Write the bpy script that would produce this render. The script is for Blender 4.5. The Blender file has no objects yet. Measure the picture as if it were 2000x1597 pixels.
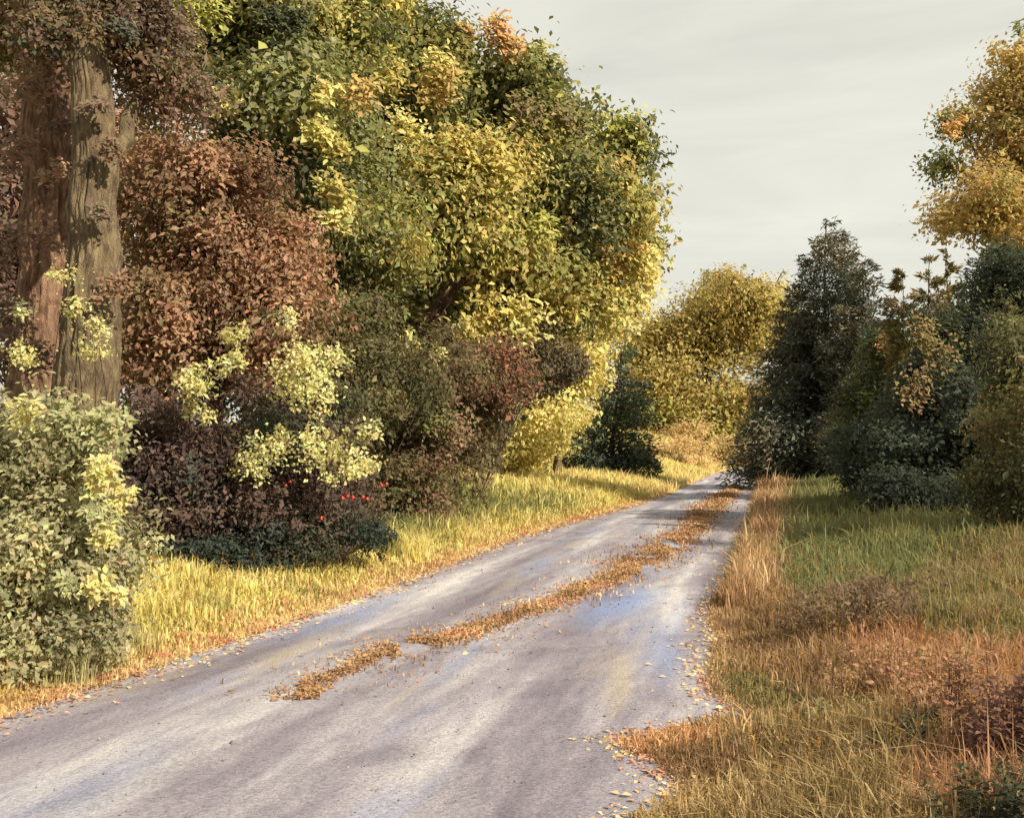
import bpy, math
import numpy as np

# ------------------------------------------------------------------ camera, sky, sun, exposure
sc = bpy.context.scene
W_PX, H_PX, F_PX, HORIZON = 2000.0, 1597.0, 1944.0, 890.0
CAM_Z = 1.7
TILT = math.atan((HORIZON - H_PX / 2) / F_PX)
cam_d = bpy.data.cameras.new('camera')
cam_d.sensor_width = 36.0
cam_d.lens = 36.0 * F_PX / W_PX
cam_d.clip_start = 0.1
cam_d.clip_end = 6000.0
cam = bpy.data.objects.new('camera', cam_d)
cam.location = (0, 0, CAM_Z)
cam.rotation_euler = (math.pi / 2 + TILT, 0, 0)
sc.collection.objects.link(cam)
sc.camera = cam

SUN_DIR = np.array((0.66, -0.50, 0.56))
SUN_DIR = SUN_DIR / np.linalg.norm(SUN_DIR)
SUN_EL = math.asin(SUN_DIR[2])
SUN_AZ = math.atan2(SUN_DIR[0], SUN_DIR[1])          # clockwise from +Y

world = bpy.data.worlds.new('World')
sc.world = world
world.use_nodes = True
nt = world.node_tree
nt.nodes.clear()
w_out = nt.nodes.new('ShaderNodeOutputWorld')
w_bg = nt.nodes.new('ShaderNodeBackground')
w_sky = nt.nodes.new('ShaderNodeTexSky')
w_sky.sky_type = 'NISHITA'
w_sky.sun_disc = False
w_sky.sun_elevation = SUN_EL
w_sky.sun_rotation = SUN_AZ
w_bg.inputs['Strength'].default_value = 0.1
w_tc = nt.nodes.new('ShaderNodeTexCoord')
w_map = nt.nodes.new('ShaderNodeMapping')
w_map.inputs['Rotation'].default_value = (0.0, math.radians(14), 0.0)
w_map.inputs['Scale'].default_value = (1.6, 1.6, 9.0)
w_n = nt.nodes.new('ShaderNodeTexNoise')
w_n.inputs['Scale'].default_value = 1.7
w_n.inputs['Detail'].default_value = 4.0
w_n.inputs['Roughness'].default_value = 0.55
w_n.inputs['Distortion'].default_value = 0.6
w_r = nt.nodes.new('ShaderNodeValToRGB')
w_r.color_ramp.elements[0].position = 0.33
w_r.color_ramp.elements[0].color = (0.63, 0.622, 0.548, 1)
w_r.color_ramp.elements[1].position = 0.72
w_r.color_ramp.elements[1].color = (0.775, 0.752, 0.65, 1)
w_sc = nt.nodes.new('ShaderNodeVectorMath')
w_sc.operation = 'SCALE'
w_sc.inputs['Scale'].default_value = 10.0 * 0.67
w_mix = nt.nodes.new('ShaderNodeMix')
w_mix.data_type = 'RGBA'
w_mix.inputs['Factor'].default_value = 0.93          # a thin bright overcast veil over the blue
nt.links.new(w_tc.outputs['Generated'], w_map.inputs['Vector'])
nt.links.new(w_map.outputs['Vector'], w_n.inputs['Vector'])
nt.links.new(w_n.outputs['Fac'], w_r.inputs['Fac'])
nt.links.new(w_r.outputs['Color'], w_sc.inputs[0])
nt.links.new(w_sky.outputs['Color'], w_mix.inputs['A'])
nt.links.new(w_sc.outputs['Vector'], w_mix.inputs['B'])
nt.links.new(w_mix.outputs['Result'], w_bg.inputs['Color'])
nt.links.new(w_bg.outputs['Background'], w_out.inputs['Surface'])

sun_d = bpy.data.lights.new('sun', 'SUN')
sun_d.energy = 4.4
sun_d.angle = math.radians(0.8)
sun_d.color = (1.0, 0.89, 0.70)
sun = bpy.data.objects.new('sun', sun_d)
import mathutils
sun.rotation_euler = mathutils.Vector(-SUN_DIR).to_track_quat('-Z', 'Y').to_euler()
sun.location = (20, 0, 30)
sc.collection.objects.link(sun)

sc.view_settings.view_transform = 'Standard'
sc.view_settings.look = 'None'
sc.view_settings.exposure = 0.80
sc.view_settings.gamma = 1.0
sc.view_settings.use_curve_mapping = False
sc.render.engine = 'CYCLES'
sc.cycles.max_bounces = 8
sc.cycles.diffuse_bounces = 6
sc.cycles.glossy_bounces = 2
sc.cycles.transmission_bounces = 6
sc.cycles.use_denoising = True

C = sc.collection

# ------------------------------------------------------------------ small helpers
def lin(c):
    c = np.asarray(c, float) / 255.0
    return np.where(c <= 0.04045, c / 12.92, ((c + 0.055) / 1.055) ** 2.4)

def S(r, g, b, k=0.8):
    return np.clip(lin((r, g, b)) * k, 0, 1)

def at(px, py, Y):
    """a point at depth Y seen near this place of the picture"""
    x = (px - W_PX / 2) / F_PX
    y = (H_PX / 2 - py) / F_PX
    ct, st = math.cos(TILT), math.sin(TILT)
    d = np.array((x, ct - y * st, st + y * ct))
    return np.array((0, 0, CAM_Z)) + d * (Y / d[1])

def ss(a, b, x):
    t = np.clip((np.asarray(x, float) - a) / (b - a), 0, 1)
    return t * t * (3 - 2 * t)

def vnoise(p, seed=0):
    p = np.atleast_2d(np.asarray(p, float))
    i = np.floor(p).astype(np.int64)
    f = p - i
    f = f * f * (3 - 2 * f)
    def h(ix, iy, iz):
        n = (ix * 374761393 + iy * 668265263 + iz * 2147483647 + seed * 974711) & 0xffffffff
        n = ((n ^ (n >> 13)) * 1274126177) & 0xffffffff
        n = ((n ^ (n >> 16)) * 2246822519) & 0xffffffff
        return ((n ^ (n >> 15)) & 0xffffff) / float(0xffffff)
    r = 0
    for dx in (0, 1):
        for dy in (0, 1):
            for dz in (0, 1):
                w = (f[:, 0] if dx else 1 - f[:, 0]) * (f[:, 1] if dy else 1 - f[:, 1]) * (f[:, 2] if dz else 1 - f[:, 2])
                r = r + w * h(i[:, 0] + dx, i[:, 1] + dy, i[:, 2] + dz)
    return r

def fbm(p, seed=0, o=3):
    p = np.atleast_2d(np.asarray(p, float))
    a, s, r = 1.0, 0.0, 0.0
    for k in range(o):
        r = r + a * vnoise(p * 2 ** k, seed + k * 17)
        s += a
        a *= 0.5
    return r / s

def n2(x, y, seed=0, o=3):
    x, y = np.broadcast_arrays(np.asarray(x, float), np.asarray(y, float))
    return fbm(np.stack((x.ravel(), y.ravel(), np.zeros(x.size)), 1), seed, o).reshape(x.shape)

def norm(v):
    return v / np.maximum(np.linalg.norm(v, axis=-1, keepdims=True), 1e-9)

def tag(o, label=None, cat=None, group=None, kind=None):
    if label: o['label'] = label
    if cat: o['category'] = cat
    if group: o['group'] = group
    if kind: o['kind'] = kind
    return o

def empty(name, loc):
    o = bpy.data.objects.new(name, None)
    o.location = [float(v) for v in loc]
    o.empty_display_size = 0.2
    C.objects.link(o)
    return o

def mesh(name, v, tris, mat, parent=None, col=None, smooth=False, uv=None):
    """one mesh object from arrays; positions are in world space"""
    v = np.asarray(v, np.float32)
    tris = np.asarray(tris, np.int32)
    if parent is not None:
        v = v - np.array(parent.location, np.float32)
    me = bpy.data.meshes.new(name)
    k = tris.shape[1]
    me.vertices.add(len(v))
    me.vertices.foreach_set('co', v.ravel())
    me.loops.add(tris.size)
    me.loops.foreach_set('vertex_index', tris.ravel())
    me.polygons.add(len(tris))
    me.polygons.foreach_set('loop_start', np.arange(len(tris), dtype=np.int32) * k)
    me.polygons.foreach_set('loop_total', np.full(len(tris), k, np.int32))
    if smooth:
        me.polygons.foreach_set('use_smooth', np.ones(len(tris), bool))
    if col is not None:
        a = me.attributes.new('tint', 'FLOAT_COLOR', 'POINT')
        c4 = np.ones((len(v), 4), np.float32)
        c4[:, :3] = col
        a.data.foreach_set('color', c4.ravel())
    if uv is not None:
        l = me.uv_layers.new(name='UVMap')
        l.data.foreach_set('uv', np.asarray(uv, np.float32)[tris.ravel()].ravel())
    me.update(calc_edges=True)
    me.materials.append(mat)
    o = bpy.data.objects.new(name, me)
    C.objects.link(o)
    if parent is not None:
        o.parent = parent
    return o

# ------------------------------------------------------------------ materials
def new_mat(name):
    m = bpy.data.materials.new(name)
    m.use_nodes = True
    m.node_tree.nodes.clear()
    return m, m.node_tree.nodes, m.node_tree.links

def tint_mat(name, trans=0.35, rough=0.55, warm=(1.12, 1.06, 0.8), gloss=0.0):
    m, N, L = new_mat(name)
    out = N.new('ShaderNodeOutputMaterial')
    at_ = N.new('ShaderNodeAttribute'); at_.attribute_name = 'tint'
    if gloss:
        p = N.new('ShaderNodeBsdfPrincipled')
        p.inputs['Roughness'].default_value = rough
        p.inputs['Specular IOR Level'].default_value = gloss
        L.new(at_.outputs['Color'], p.inputs['Base Color'])
    else:
        p = N.new('ShaderNodeBsdfDiffuse')
        L.new(at_.outputs['Color'], p.inputs['Color'])
    if trans:
        t = N.new('ShaderNodeBsdfTranslucent')
        mu = N.new('ShaderNodeMix'); mu.data_type = 'RGBA'; mu.blend_type = 'MULTIPLY'
        mu.inputs['Factor'].default_value = 1.0
        mu.inputs['B'].default_value = (*warm, 1)
        mx = N.new('ShaderNodeMixShader'); mx.inputs['Fac'].default_value = trans
        L.new(at_.outputs['Color'], mu.inputs['A'])
        L.new(mu.outputs['Result'], t.inputs['Color'])
        L.new(p.outputs['BSDF'], mx.inputs[1]); L.new(t.outputs['BSDF'], mx.inputs[2])
        L.new(mx.outputs['Shader'], out.inputs['Surface'])
    else:
        L.new(p.outputs['BSDF'], out.inputs['Surface'])
    return m

def bark_mat(name, c1, c2, c3):
    m, N, L = new_mat(name)
    out = N.new('ShaderNodeOutputMaterial')
    p = N.new('ShaderNodeBsdfPrincipled'); p.inputs['Roughness'].default_value = 0.85
    p.inputs['Specular IOR Level'].default_value = 0.15
    tc = N.new('ShaderNodeTexCoord')
    mp = N.new('ShaderNodeMapping'); mp.inputs['Scale'].default_value = (6, 6, 2.0)
    no = N.new('ShaderNodeTexNoise'); no.inputs['Scale'].default_value = 2.2; no.inputs['Detail'].default_value = 8
    no.inputs['Distortion'].default_value = 0.8
    r = N.new('ShaderNodeValToRGB')
    e = r.color_ramp.elements
    e[0].position = 0.32; e[0].color = (*c1, 1)
    e[1].position = 0.7; e[1].color = (*c3, 1)
    x = e.new(0.5); x.color = (*c2, 1)
    n2_ = N.new('ShaderNodeTexNoise'); n2_.inputs['Scale'].default_value = 14; n2_.inputs['Detail'].default_value = 6
    b = N.new('ShaderNodeBump'); b.inputs['Strength'].default_value = 0.8; b.inputs['Distance'].default_value = 0.04
    L.new(tc.outputs['Object'], mp.inputs['Vector'])
    L.new(mp.outputs['Vector'], no.inputs['Vector']); L.new(mp.outputs['Vector'], n2_.inputs['Vector'])
    L.new(no.outputs['Fac'], r.inputs['Fac']); L.new(r.outputs['Color'], p.inputs['Base Color'])
    L.new(n2_.outputs['Fac'], b.inputs['Height']); L.new(b.outputs['Normal'], p.inputs['Normal'])
    L.new(p.outputs['BSDF'], out.inputs['Surface'])
    return m

LEAF = tint_mat('leaf', 0.46)
NEEDLE = tint_mat('needle', 0.2, 0.6, (1.0, 1.0, 0.8))
GRASS = tint_mat('grass_blade', 0.4, 0.6, (1.1, 1.05, 0.8))
LITTER = tint_mat('dead_leaf', 0.15, 0.7, (1.1, 1.0, 0.8))
BERRY = tint_mat('berry', 0.0, 0.35, gloss=0.5)
BARK_GREY = bark_mat('bark_grey', S(86, 74, 62), S(118, 102, 80), S(146, 130, 102))
BARK_RED = bark_mat('bark_red', S(104, 80, 68), S(138, 108, 88), S(168, 138, 114))
BARK_DARK = bark_mat('bark_dark', S(48, 36, 36), S(84, 62, 54), S(118, 92, 74))

# ------------------------------------------------------------------ road edges, terrain
LE = np.array([(-30, -12.6), (0, -5.2), (4.67, -3.95), (6.5, -3.35), (8.7, -2.7), (10.7, -2.2), (13.8, -1.4), (20.6, 0.05),
               (25.4, 1.45), (30, 2.95), (47, 7.6), (62, 11.3), (75, 14.7), (90, 19.4), (105, 26.0), (120, 36), (135, 50), (150, 72)])
RE = np.array([(-30, -8.2), (0, -0.75), (4.3, 0.5), (4.67, 0.62), (4.95, 0.85), (5.2, 0.93), (5.5, 0.86), (5.8, 0.70), (6.0, 0.66), (6.2, 0.95),
               (6.4, 1.33), (6.6, 1.53), (6.9, 1.52), (7.2, 1.46), (8.0, 1.62), (9.4, 1.97), (10.2, 2.06), (11.5, 2.36),
               (12.5, 2.72), (15.7, 3.55), (20, 4.7), (30, 7.3), (47, 11.6), (62, 15.4), (75, 19.0), (90, 24.2), (105, 31.5), (120, 42), (135, 56), (150, 78)])
def xl(Y): return np.interp(Y, LE[:, 0], LE[:, 1])
def xr(Y): return np.interp(Y, RE[:, 0], RE[:, 1])
REs = RE[[0, 1, 2, 11, 14, 19] + list(range(20, len(RE)))]
def xrs(Y): return np.interp(Y, REs[:, 0], REs[:, 1])
def road_z(Y): return 0.75 * ss(55, 120, Y)
def terr(X, Y):
    X, Y = np.broadcast_arrays(np.asarray(X, float), np.asarray(Y, float))
    dl, dr = xl(Y) - X, X - xrs(Y)
    z = road_z(Y)
    z = z + 0.16 * ss(0.1, 1.2, dl) + 0.45 * ss(1.0, 5, dl) + 0.9 * ss(5, 22, dl)
    z = z + 0.20 * ss(0.15, 1.3, dr) + 0.42 * ss(0.8, 5, dr) + 0.6 * ss(6, 18, dr)
    far = ss(60, 110, Y)
    z = z + far * 2.4 * ss(0.5, 9, dl) + far * 1.2 * ss(0.5, 9, dr)
    z = z + 5.0 * ss(140, 260, Y) + 10 * ss(260, 900, Y)
    bump = (n2(X * 0.5, Y * 0.5, 3, 3) - 0.5) * 0.35 + (n2(X * 2.2, Y * 2.2, 5, 2) - 0.5) * 0.07
    z = z + bump * ss(0.3, 2.0, np.maximum(dl, dr))
    return z

def gp(px, py):
    """the ground point under a place of the picture"""
    lo, hi = 3.0, 140.0
    Ys = np.geomspace(3.2, 140, 900)
    P = np.array([at(px, py, y) for y in Ys])
    g = terr(P[:, 0], P[:, 1])
    k = np.argmax(P[:, 2] <= g)
    return np.array((P[k, 0], P[k, 1], g[k]))

def ground_at(x, y):
    return np.array((x, y, float(terr(x, y))))

def grid_faces(nu, nv):
    i = np.arange(nu * nv).reshape(nu, nv)
    return np.stack((i[:-1, :-1].ravel(), i[1:, :-1].ravel(), i[1:, 1:].ravel(), i[:-1, 1:].ravel()), 1)

gx = np.sinh(np.linspace(-5.6, 5.9, 300)) * 4.2
gy = np.concatenate((np.linspace(-40, 2, 20)[:-1], np.linspace(2, 36, 200)[:-1], np.geomspace(36, 3000, 150)))
GX, GY = np.meshgrid(gx, gy, indexing='ij')
GZ = terr(GX, GY)
dl, dr = xl(GY) - GX, GX - xr(GY)
GZ = GZ - 0.05 * ss(0.0, 0.35, np.minimum(-dl, -dr))
gm, N, L = new_mat('soil')
out = N.new('ShaderNodeOutputMaterial'); p = N.new('ShaderNodeBsdfPrincipled'); p.inputs['Roughness'].default_value = 0.95
p.inputs['Specular IOR Level'].default_value = 0.1
tc = N.new('ShaderNodeTexCoord')
a = N.new('ShaderNodeTexNoise'); a.inputs['Scale'].default_value = 0.35; a.inputs['Detail'].default_value = 9
b = N.new('ShaderNodeTexNoise'); b.inputs['Scale'].default_value = 9.0; b.inputs['Detail'].default_value = 8
ad = N.new('ShaderNodeMath'); ad.operation = 'ADD'
sb = N.new('ShaderNodeMath'); sb.operation = 'MULTIPLY'; sb.inputs[1].default_value = 0.5
r = N.new('ShaderNodeValToRGB'); e = r.color_ramp.elements
e[0].position = 0.36; e[0].color = (*S(84, 74, 40), 1)
e[1].position = 0.66; e[1].color = (*S(168, 146, 84), 1)
x = e.new(0.5); x.color = (*S(120, 112, 54), 1)
bu = N.new('ShaderNodeBump'); bu.inputs['Strength'].default_value = 0.7; bu.inputs['Distance'].default_value = 0.05
for q in (a, b): L.new(tc.outputs['Object'], q.inputs['Vector'])
L.new(a.outputs['Fac'], ad.inputs[0]); L.new(b.outputs['Fac'], ad.inputs[1]); L.new(ad.outputs[0], sb.inputs[0])
L.new(sb.outputs[0], r.inputs['Fac']); L.new(r.outputs['Color'], p.inputs['Base Color'])
L.new(b.outputs['Fac'], bu.inputs['Height']); L.new(bu.outputs['Normal'], p.inputs['Normal'])
L.new(p.outputs['BSDF'], out.inputs['Surface'])
o = mesh('ground', np.stack((GX.ravel(), GY.ravel(), GZ.ravel()), 1), grid_faces(*GX.shape), gm, smooth=True)
tag(o, 'ochre and olive grassy ground on both sides of the lane', 'ground', kind='structure')

# the lane: a worn pale lane with ragged edges, slightly crowned
ys = np.concatenate((np.linspace(-30, 2, 30)[:-1], np.linspace(2, 40, 420)[:-1], np.geomspace(40, 150, 120)))
us = np.linspace(0, 1, 33)
U, V = np.meshgrid(us, ys, indexing='ij')
el = xl(ys) - 0.10 + (n2(ys * 1.3, 0, 31, 4) - 0.5) * 0.42
er = xr(ys) + 0.04 + (n2(ys * 1.7, 9, 32, 4) - 0.5) * 0.26
RX = el[None, :] * (1 - U) + er[None, :] * U
rut = np.exp(-((U - 0.24) / 0.07) ** 2) + np.exp(-((U - 0.72) / 0.07) ** 2)
RZ = road_z(V) + 0.012 + 0.05 * np.sin(np.pi * U) - 0.022 * rut + (n2(RX * 1.2, V * 0.5, 8, 3) - 0.5) * 0.02
rm, N, L = new_mat('worn_lane')
out = N.new('ShaderNodeOutputMaterial'); p = N.new('ShaderNodeBsdfPrincipled')
p.inputs['Specular IOR Level'].default_value = 0.3
uvn = N.new('ShaderNodeUVMap'); uvn.uv_map = 'UVMap'
def mapped(sx, sy, rot=0.0):
    m_ = N.new('ShaderNodeMapping'); m_.inputs['Scale'].default_value = (sx, sy, 1)
    m_.inputs['Rotation'].default_value = (0, 0, rot)
    L.new(uvn.outputs['UV'], m_.inputs['Vector']); return m_
def noise_of(mp_, scale, det=6, dist=0.0):
    q = N.new('ShaderNodeTexNoise'); q.inputs['Scale'].default_value = scale; q.inputs['Detail'].default_value = det
    q.inputs['Distortion'].default_value = dist
    L.new(mp_.outputs[0], q.inputs['Vector']); return q
def ramp(src, stops):
    q = N.new('ShaderNodeValToRGB'); el_ = q.color_ramp.elements
    el_[0].position, el_[0].color = stops[0][0], (*stops[0][1], 1)
    el_[1].position, el_[1].color = stops[-1][0], (*stops[-1][1], 1)
    for s_, c_ in stops[1:-1]:
        z_ = el_.new(s_); z_.color = (*c_, 1)
    L.new(src, q.inputs['Fac']); return q
def mixc(fac, A, B, mode='MIX'):
    q = N.new('ShaderNodeMix'); q.data_type = 'RGBA'; q.blend_type = mode
    if isinstance(fac, float): q.inputs['Factor'].default_value = fac
    else: L.new(fac, q.inputs['Factor'])
    if isinstance(A, tuple): q.inputs['A'].default_value = A
    else: L.new(A, q.inputs['A'])
    if isinstance(B, tuple): q.inputs['B'].default_value = B
    else: L.new(B, q.inputs['B'])
    return q
RK = 0.72
streak = noise_of(mapped(1.0, 0.085, 0.0), 1.5, 3.5, 0.25)          # long streaks worn along the lane
fine = noise_of(mapped(5.0, 1.3, 0.0), 1.6, 10, 0.3)
blue = noise_of(mapped(0.9, 0.11), 1.5, 3, 0.15)
warm = noise_of(mapped(1.3, 0.16, 0.0), 1.2, 5, 0.2)
base = ramp(streak.outputs['Fac'], [(0.32, S(136, 129, 142, RK)), (0.45, S(165, 158, 169, RK)), (0.55, S(186, 181, 189, RK)), (0.68, S(222, 218, 219, RK))])
fr = ramp(fine.outputs['Fac'], [(0.3, (0.80, 0.80, 0.83)), (0.7, (1.16, 1.15, 1.13))])
c1 = mixc(1.0, base.outputs['Color'], fr.outputs['Color'], 'MULTIPLY')
bf = ramp(blue.outputs['Fac'], [(0.54, (0, 0, 0)), (0.70, (0.5, 0.5, 0.5))])
bm = N.new('ShaderNodeMapping'); bm.inputs['Location'].default_value = (-1.0 / 1.0, -11.6 / 3.4, 0)
bm.inputs['Scale'].default_value = (1 / 1.0, 1 / 3.4, 1)
L.new(uvn.outputs['UV'], bm.inputs['Vector'])
bl_ = N.new('ShaderNodeVectorMath'); bl_.operation = 'LENGTH'; L.new(bm.outputs['Vector'], bl_.inputs[0])
ba = N.new('ShaderNodeMath'); ba.operation = 'MULTIPLY_ADD'; ba.inputs[1].default_value = 0.9
L.new(blue.outputs['Fac'], ba.inputs[0]); L.new(bl_.outputs['Value'], ba.inputs[2])
bp = ramp(ba.outputs[0], [(0.55, (0.75, 0.75, 0.75)), (0.98, (0, 0, 0))])       # soft bluish patch in the right wheel track
bmx = N.new('ShaderNodeMix'); bmx.data_type = 'RGBA'; bmx.blend_type = 'LIGHTEN'; bmx.inputs['Factor'].default_value = 1.0
L.new(bf.outputs['Color'], bmx.inputs['A']); L.new(bp.outputs['Color'], bmx.inputs['B'])
c2 = mixc(bmx.outputs['Result'], c1.outputs['Result'], (*S(150, 172, 222, RK), 1))
wf = ramp(warm.outputs['Fac'], [(0.58, (0, 0, 0)), (0.74, (0.6, 0.6, 0.6))])
c3 = mixc(wf.outputs['Color'], c2.outputs['Result'], (*S(206, 186, 140, RK), 1))
tcg = N.new('ShaderNodeTexCoord')
grain = N.new('ShaderNodeTexNoise'); grain.inputs['Scale'].default_value = 42; grain.inputs['Detail'].default_value = 8
grain.inputs['Roughness'].default_value = 0.7
L.new(tcg.outputs['Object'], grain.inputs['Vector'])
gr = ramp(grain.outputs['Fac'], [(0.32, (0.58, 0.57, 0.58)), (0.5, (1.0, 1.0, 1.0)), (0.68, (1.36, 1.35, 1.33))])
pit = noise_of(mapped(1.0, 0.8, 0.3), 0.9, 8, 0.8)                # patches of packed darker grit
pf = ramp(pit.outputs['Fac'], [(0.56, (1.0, 1.0, 1.0)), (0.66, (0.80, 0.79, 0.81))])
c3 = mixc(1.0, c3.outputs['Result'], pf.outputs['Color'], 'MULTIPLY')
c4 = mixc(0.9, c3.outputs['Result'], gr.outputs['Color'], 'MULTIPLY')
L.new(c4.outputs['Result'], p.inputs['Base Color'])
rr = ramp(streak.outputs['Fac'], [(0.36, (0.55, 0.55, 0.55)), (0.6, (0.85, 0.85, 0.85))])
L.new(rr.outputs['Color'], p.inputs['Roughness'])
bu = N.new('ShaderNodeBump'); bu.inputs['Strength'].default_value = 0.9; bu.inputs['Distance'].default_value = 0.016
L.new(grain.outputs['Fac'], bu.inputs['Height']); L.new(bu.outputs['Normal'], p.inputs['Normal'])
L.new(p.outputs['BSDF'], out.inputs['Surface'])
uvw = np.stack(((RX - np.where(V < 70, 0.25 * V - 2.55, 0.5 * (xl(V) + xrs(V)))).ravel(), V.ravel()), 1)
o = mesh('road', np.stack((RX.ravel(), V.ravel(), RZ.ravel()), 1), grid_faces(*U.shape), rm, smooth=True, uv=uvw)
tag(o, 'pale lavender grey country lane running straight into the distance', 'road', kind='structure')

def road_top(X, Y):
    u = np.clip((X - xl(Y)) / np.maximum(xr(Y) - xl(Y), 0.1), 0, 1)
    return road_z(Y) + 0.012 + 0.05 * np.sin(np.pi * u)

# ------------------------------------------------------------------ foliage builders
def leaf_mesh(P, D, Nn, Ln, Wd, fold=0.12):
    Sd = norm(np.cross(Nn, D))
    Nn = norm(np.cross(D, Sd))
    Ln, Wd = Ln[:, None], Wd[:, None]
    v0 = P
    v1 = P + D * Ln * 0.45 + Sd * Wd * 0.5 + Nn * Wd * fold
    v2 = P + D * Ln - Nn * Ln * 0.10
    v3 = P + D * Ln * 0.45 - Sd * Wd * 0.5 + Nn * Wd * fold
    v = np.stack((v0, v1, v2, v3), 1).reshape(-1, 3)
    b = np.arange(len(P))[:, None] * 4
    t = np.stack((b + np.array([[0, 1, 2]]), b + np.array([[0, 2, 3]])), 1).reshape(-1, 3)
    return v, t

def soft(c):
    """autumn pigment is duller than paint: pull towards grey, lift the very dark"""
    c = np.asarray(c, float)
    l = (c @ np.array((0.25, 0.65, 0.10)))[..., None]
    red = np.clip((c[..., :1] - 1.35 * c[..., 1:2]) / np.maximum(c[..., :1], 1e-4) * 2.5, 0, 1)
    return np.clip(l + (c - l) * (0.88 - 0.12 * red), 0.004, 1) ** 0.72 * 0.90

def pick(pal, t):
    """pal: (colour, weight) in order; t uniform 0..1"""
    w = np.cumsum([q[1] for q in pal]); w = w / w[-1]
    k = np.minimum(np.searchsorted(w, t), len(pal) - 1)
    return soft(np.array([q[0] for q in pal]))[k]

def rank(t):
    r_ = np.empty(len(t)); r_[np.argsort(t)] = (np.arange(len(t)) + 0.5) / len(t)
    return r_

def crown_leaves(lobes, n_clump, per, leaf, clump_r, pal, rng, spots=(), aspect=0.55, colour_scale=0.8, shell=0.62, droop=0.25):
    """lobes: (centre, radii); spots: (centre, radius, colour, n) are sprays of a leaf colour of their own, some being sunlit highlights put into the colour"""
    cen = np.array([l[0] for l in lobes]); rad = np.array([np.broadcast_to(l[1], 3) for l in lobes], float)
    m = 10                                              # boughs of each lobe
    bd = norm(rng.normal(size=(len(lobes), m, 3)))
    bc = (cen[:, None] + bd * rad[:, None] * rng.uniform(0.42, 0.98, (len(lobes), m, 1))).reshape(-1, 3)
    br = (rad[:, None] * rng.uniform(0.2, 0.48, (len(lobes), m, 1)) * rng.uniform(0.75, 1.3, (len(lobes), m, 3))).reshape(-1, 3)
    bl = np.repeat(np.arange(len(lobes)), m)
    twig = [(cen[bl[q_]], bc[q_]) for q_ in range(len(bc))]
    cen = np.concatenate((cen, bc)); rad = np.concatenate((rad * 0.72, br))
    w = rad[:, 0] * rad[:, 2]
    w[:len(lobes)] *= 0.5
    w = w / w.sum()
    li = rng.choice(len(cen), n_clump, p=w)
    d = norm(rng.normal(size=(n_clump, 3)))
    rr_ = shell + (1 - shell) * rng.random(n_clump) ** 0.7
    rr_ = np.where(rng.random(n_clump) < 0.15, rng.random(n_clump) ** 0.5 * shell, rr_)
    cc = cen[li] + d * rad[li] * rr_[:, None]
    out_d = norm(d / rad[li])
    bt = fbm(cen / colour_scale, 11, 2)
    t = rank(bt[li] + 0.5 * fbm(cc / colour_scale * 2.0, 12, 2) + 0.18 * rng.random(n_clump))
    ccol = pick(pal, t)
    cr = clump_r * rng.uniform(0.55, 1.35, n_clump)
    k = np.repeat(np.arange(n_clump), np.maximum(1, rng.poisson(per, n_clump)))
    P = cc[k] + np.clip(rng.normal(size=(len(k), 3)), -2, 2) * cr[k][:, None] * np.array((1, 1, 0.62))
    O = out_d[k]; col = ccol[k]
    lf = np.full(len(k), leaf)
    # long shoots that break the outline
    for q_ in range(len(bc)):
        if rng.random() > 0.75: continue
        sd_ = norm(bc[q_] - cen[bl[q_]] + np.array((0, 0, 0.25)) * br[q_] + rng.normal(size=3) * br[q_] * 0.8)
        ln_ = rng.uniform(0.7, 1.5) * br[q_].mean()
        a0 = bc[q_] + sd_ * br[q_] * 0.6
        twig.append((a0, a0 + sd_ * ln_))
        ns = int(max(8, per * 0.7 * ln_ / max(br[q_].mean(), 1e-3)))
        f_ = rng.random((ns, 1)) ** 0.8
        P = np.concatenate((P, a0 + sd_ * ln_ * f_ + rng.normal(size=(ns, 3)) * clump_r * (0.42 - 0.26 * f_)))
        O = np.concatenate((O, np.tile(sd_, (ns, 1)))); lf = np.concatenate((lf, np.full(ns, leaf * 0.95)))
        near_ = np.argmin(np.sum((cc - bc[q_]) ** 2, 1))
        col = np.concatenate((col, np.tile(ccol[near_], (ns, 1))))
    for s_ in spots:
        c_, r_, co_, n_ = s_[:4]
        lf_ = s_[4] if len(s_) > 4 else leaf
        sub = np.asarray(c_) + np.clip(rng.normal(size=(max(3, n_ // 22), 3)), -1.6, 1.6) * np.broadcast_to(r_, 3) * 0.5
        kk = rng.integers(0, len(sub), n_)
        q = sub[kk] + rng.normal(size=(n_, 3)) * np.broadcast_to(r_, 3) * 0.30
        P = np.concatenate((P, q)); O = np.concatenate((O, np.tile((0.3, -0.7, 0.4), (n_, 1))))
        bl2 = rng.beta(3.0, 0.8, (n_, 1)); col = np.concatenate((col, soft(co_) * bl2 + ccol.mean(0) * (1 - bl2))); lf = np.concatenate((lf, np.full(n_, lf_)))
    n = len(P)
    Nn = norm(O * 1.0 + np.array((0.1, -0.05, 0.35)) + rng.normal(size=(n, 3)) * 0.42)
    D = norm(O * 0.5 + rng.normal(size=(n, 3)) * 0.8 - np.array((0, 0, droop)))
    D = norm(D - Nn * np.sum(D * Nn, 1, keepdims=True) * 0.9)
    Ln = lf * np.exp(rng.normal(size=n) * 0.25)
    col = np.clip(col * np.exp(rng.normal(size=(n, 1)) * 0.16) * np.exp(rng.normal(size=(n, 3)) * 0.06), 0, 0.95)
    v, tr = leaf_mesh(P, D, Nn, Ln, Ln * aspect * rng.uniform(0.8, 1.2, n))
    crown_leaves.twigs = twig
    return v, tr, np.repeat(col, 4, 0)

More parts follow.
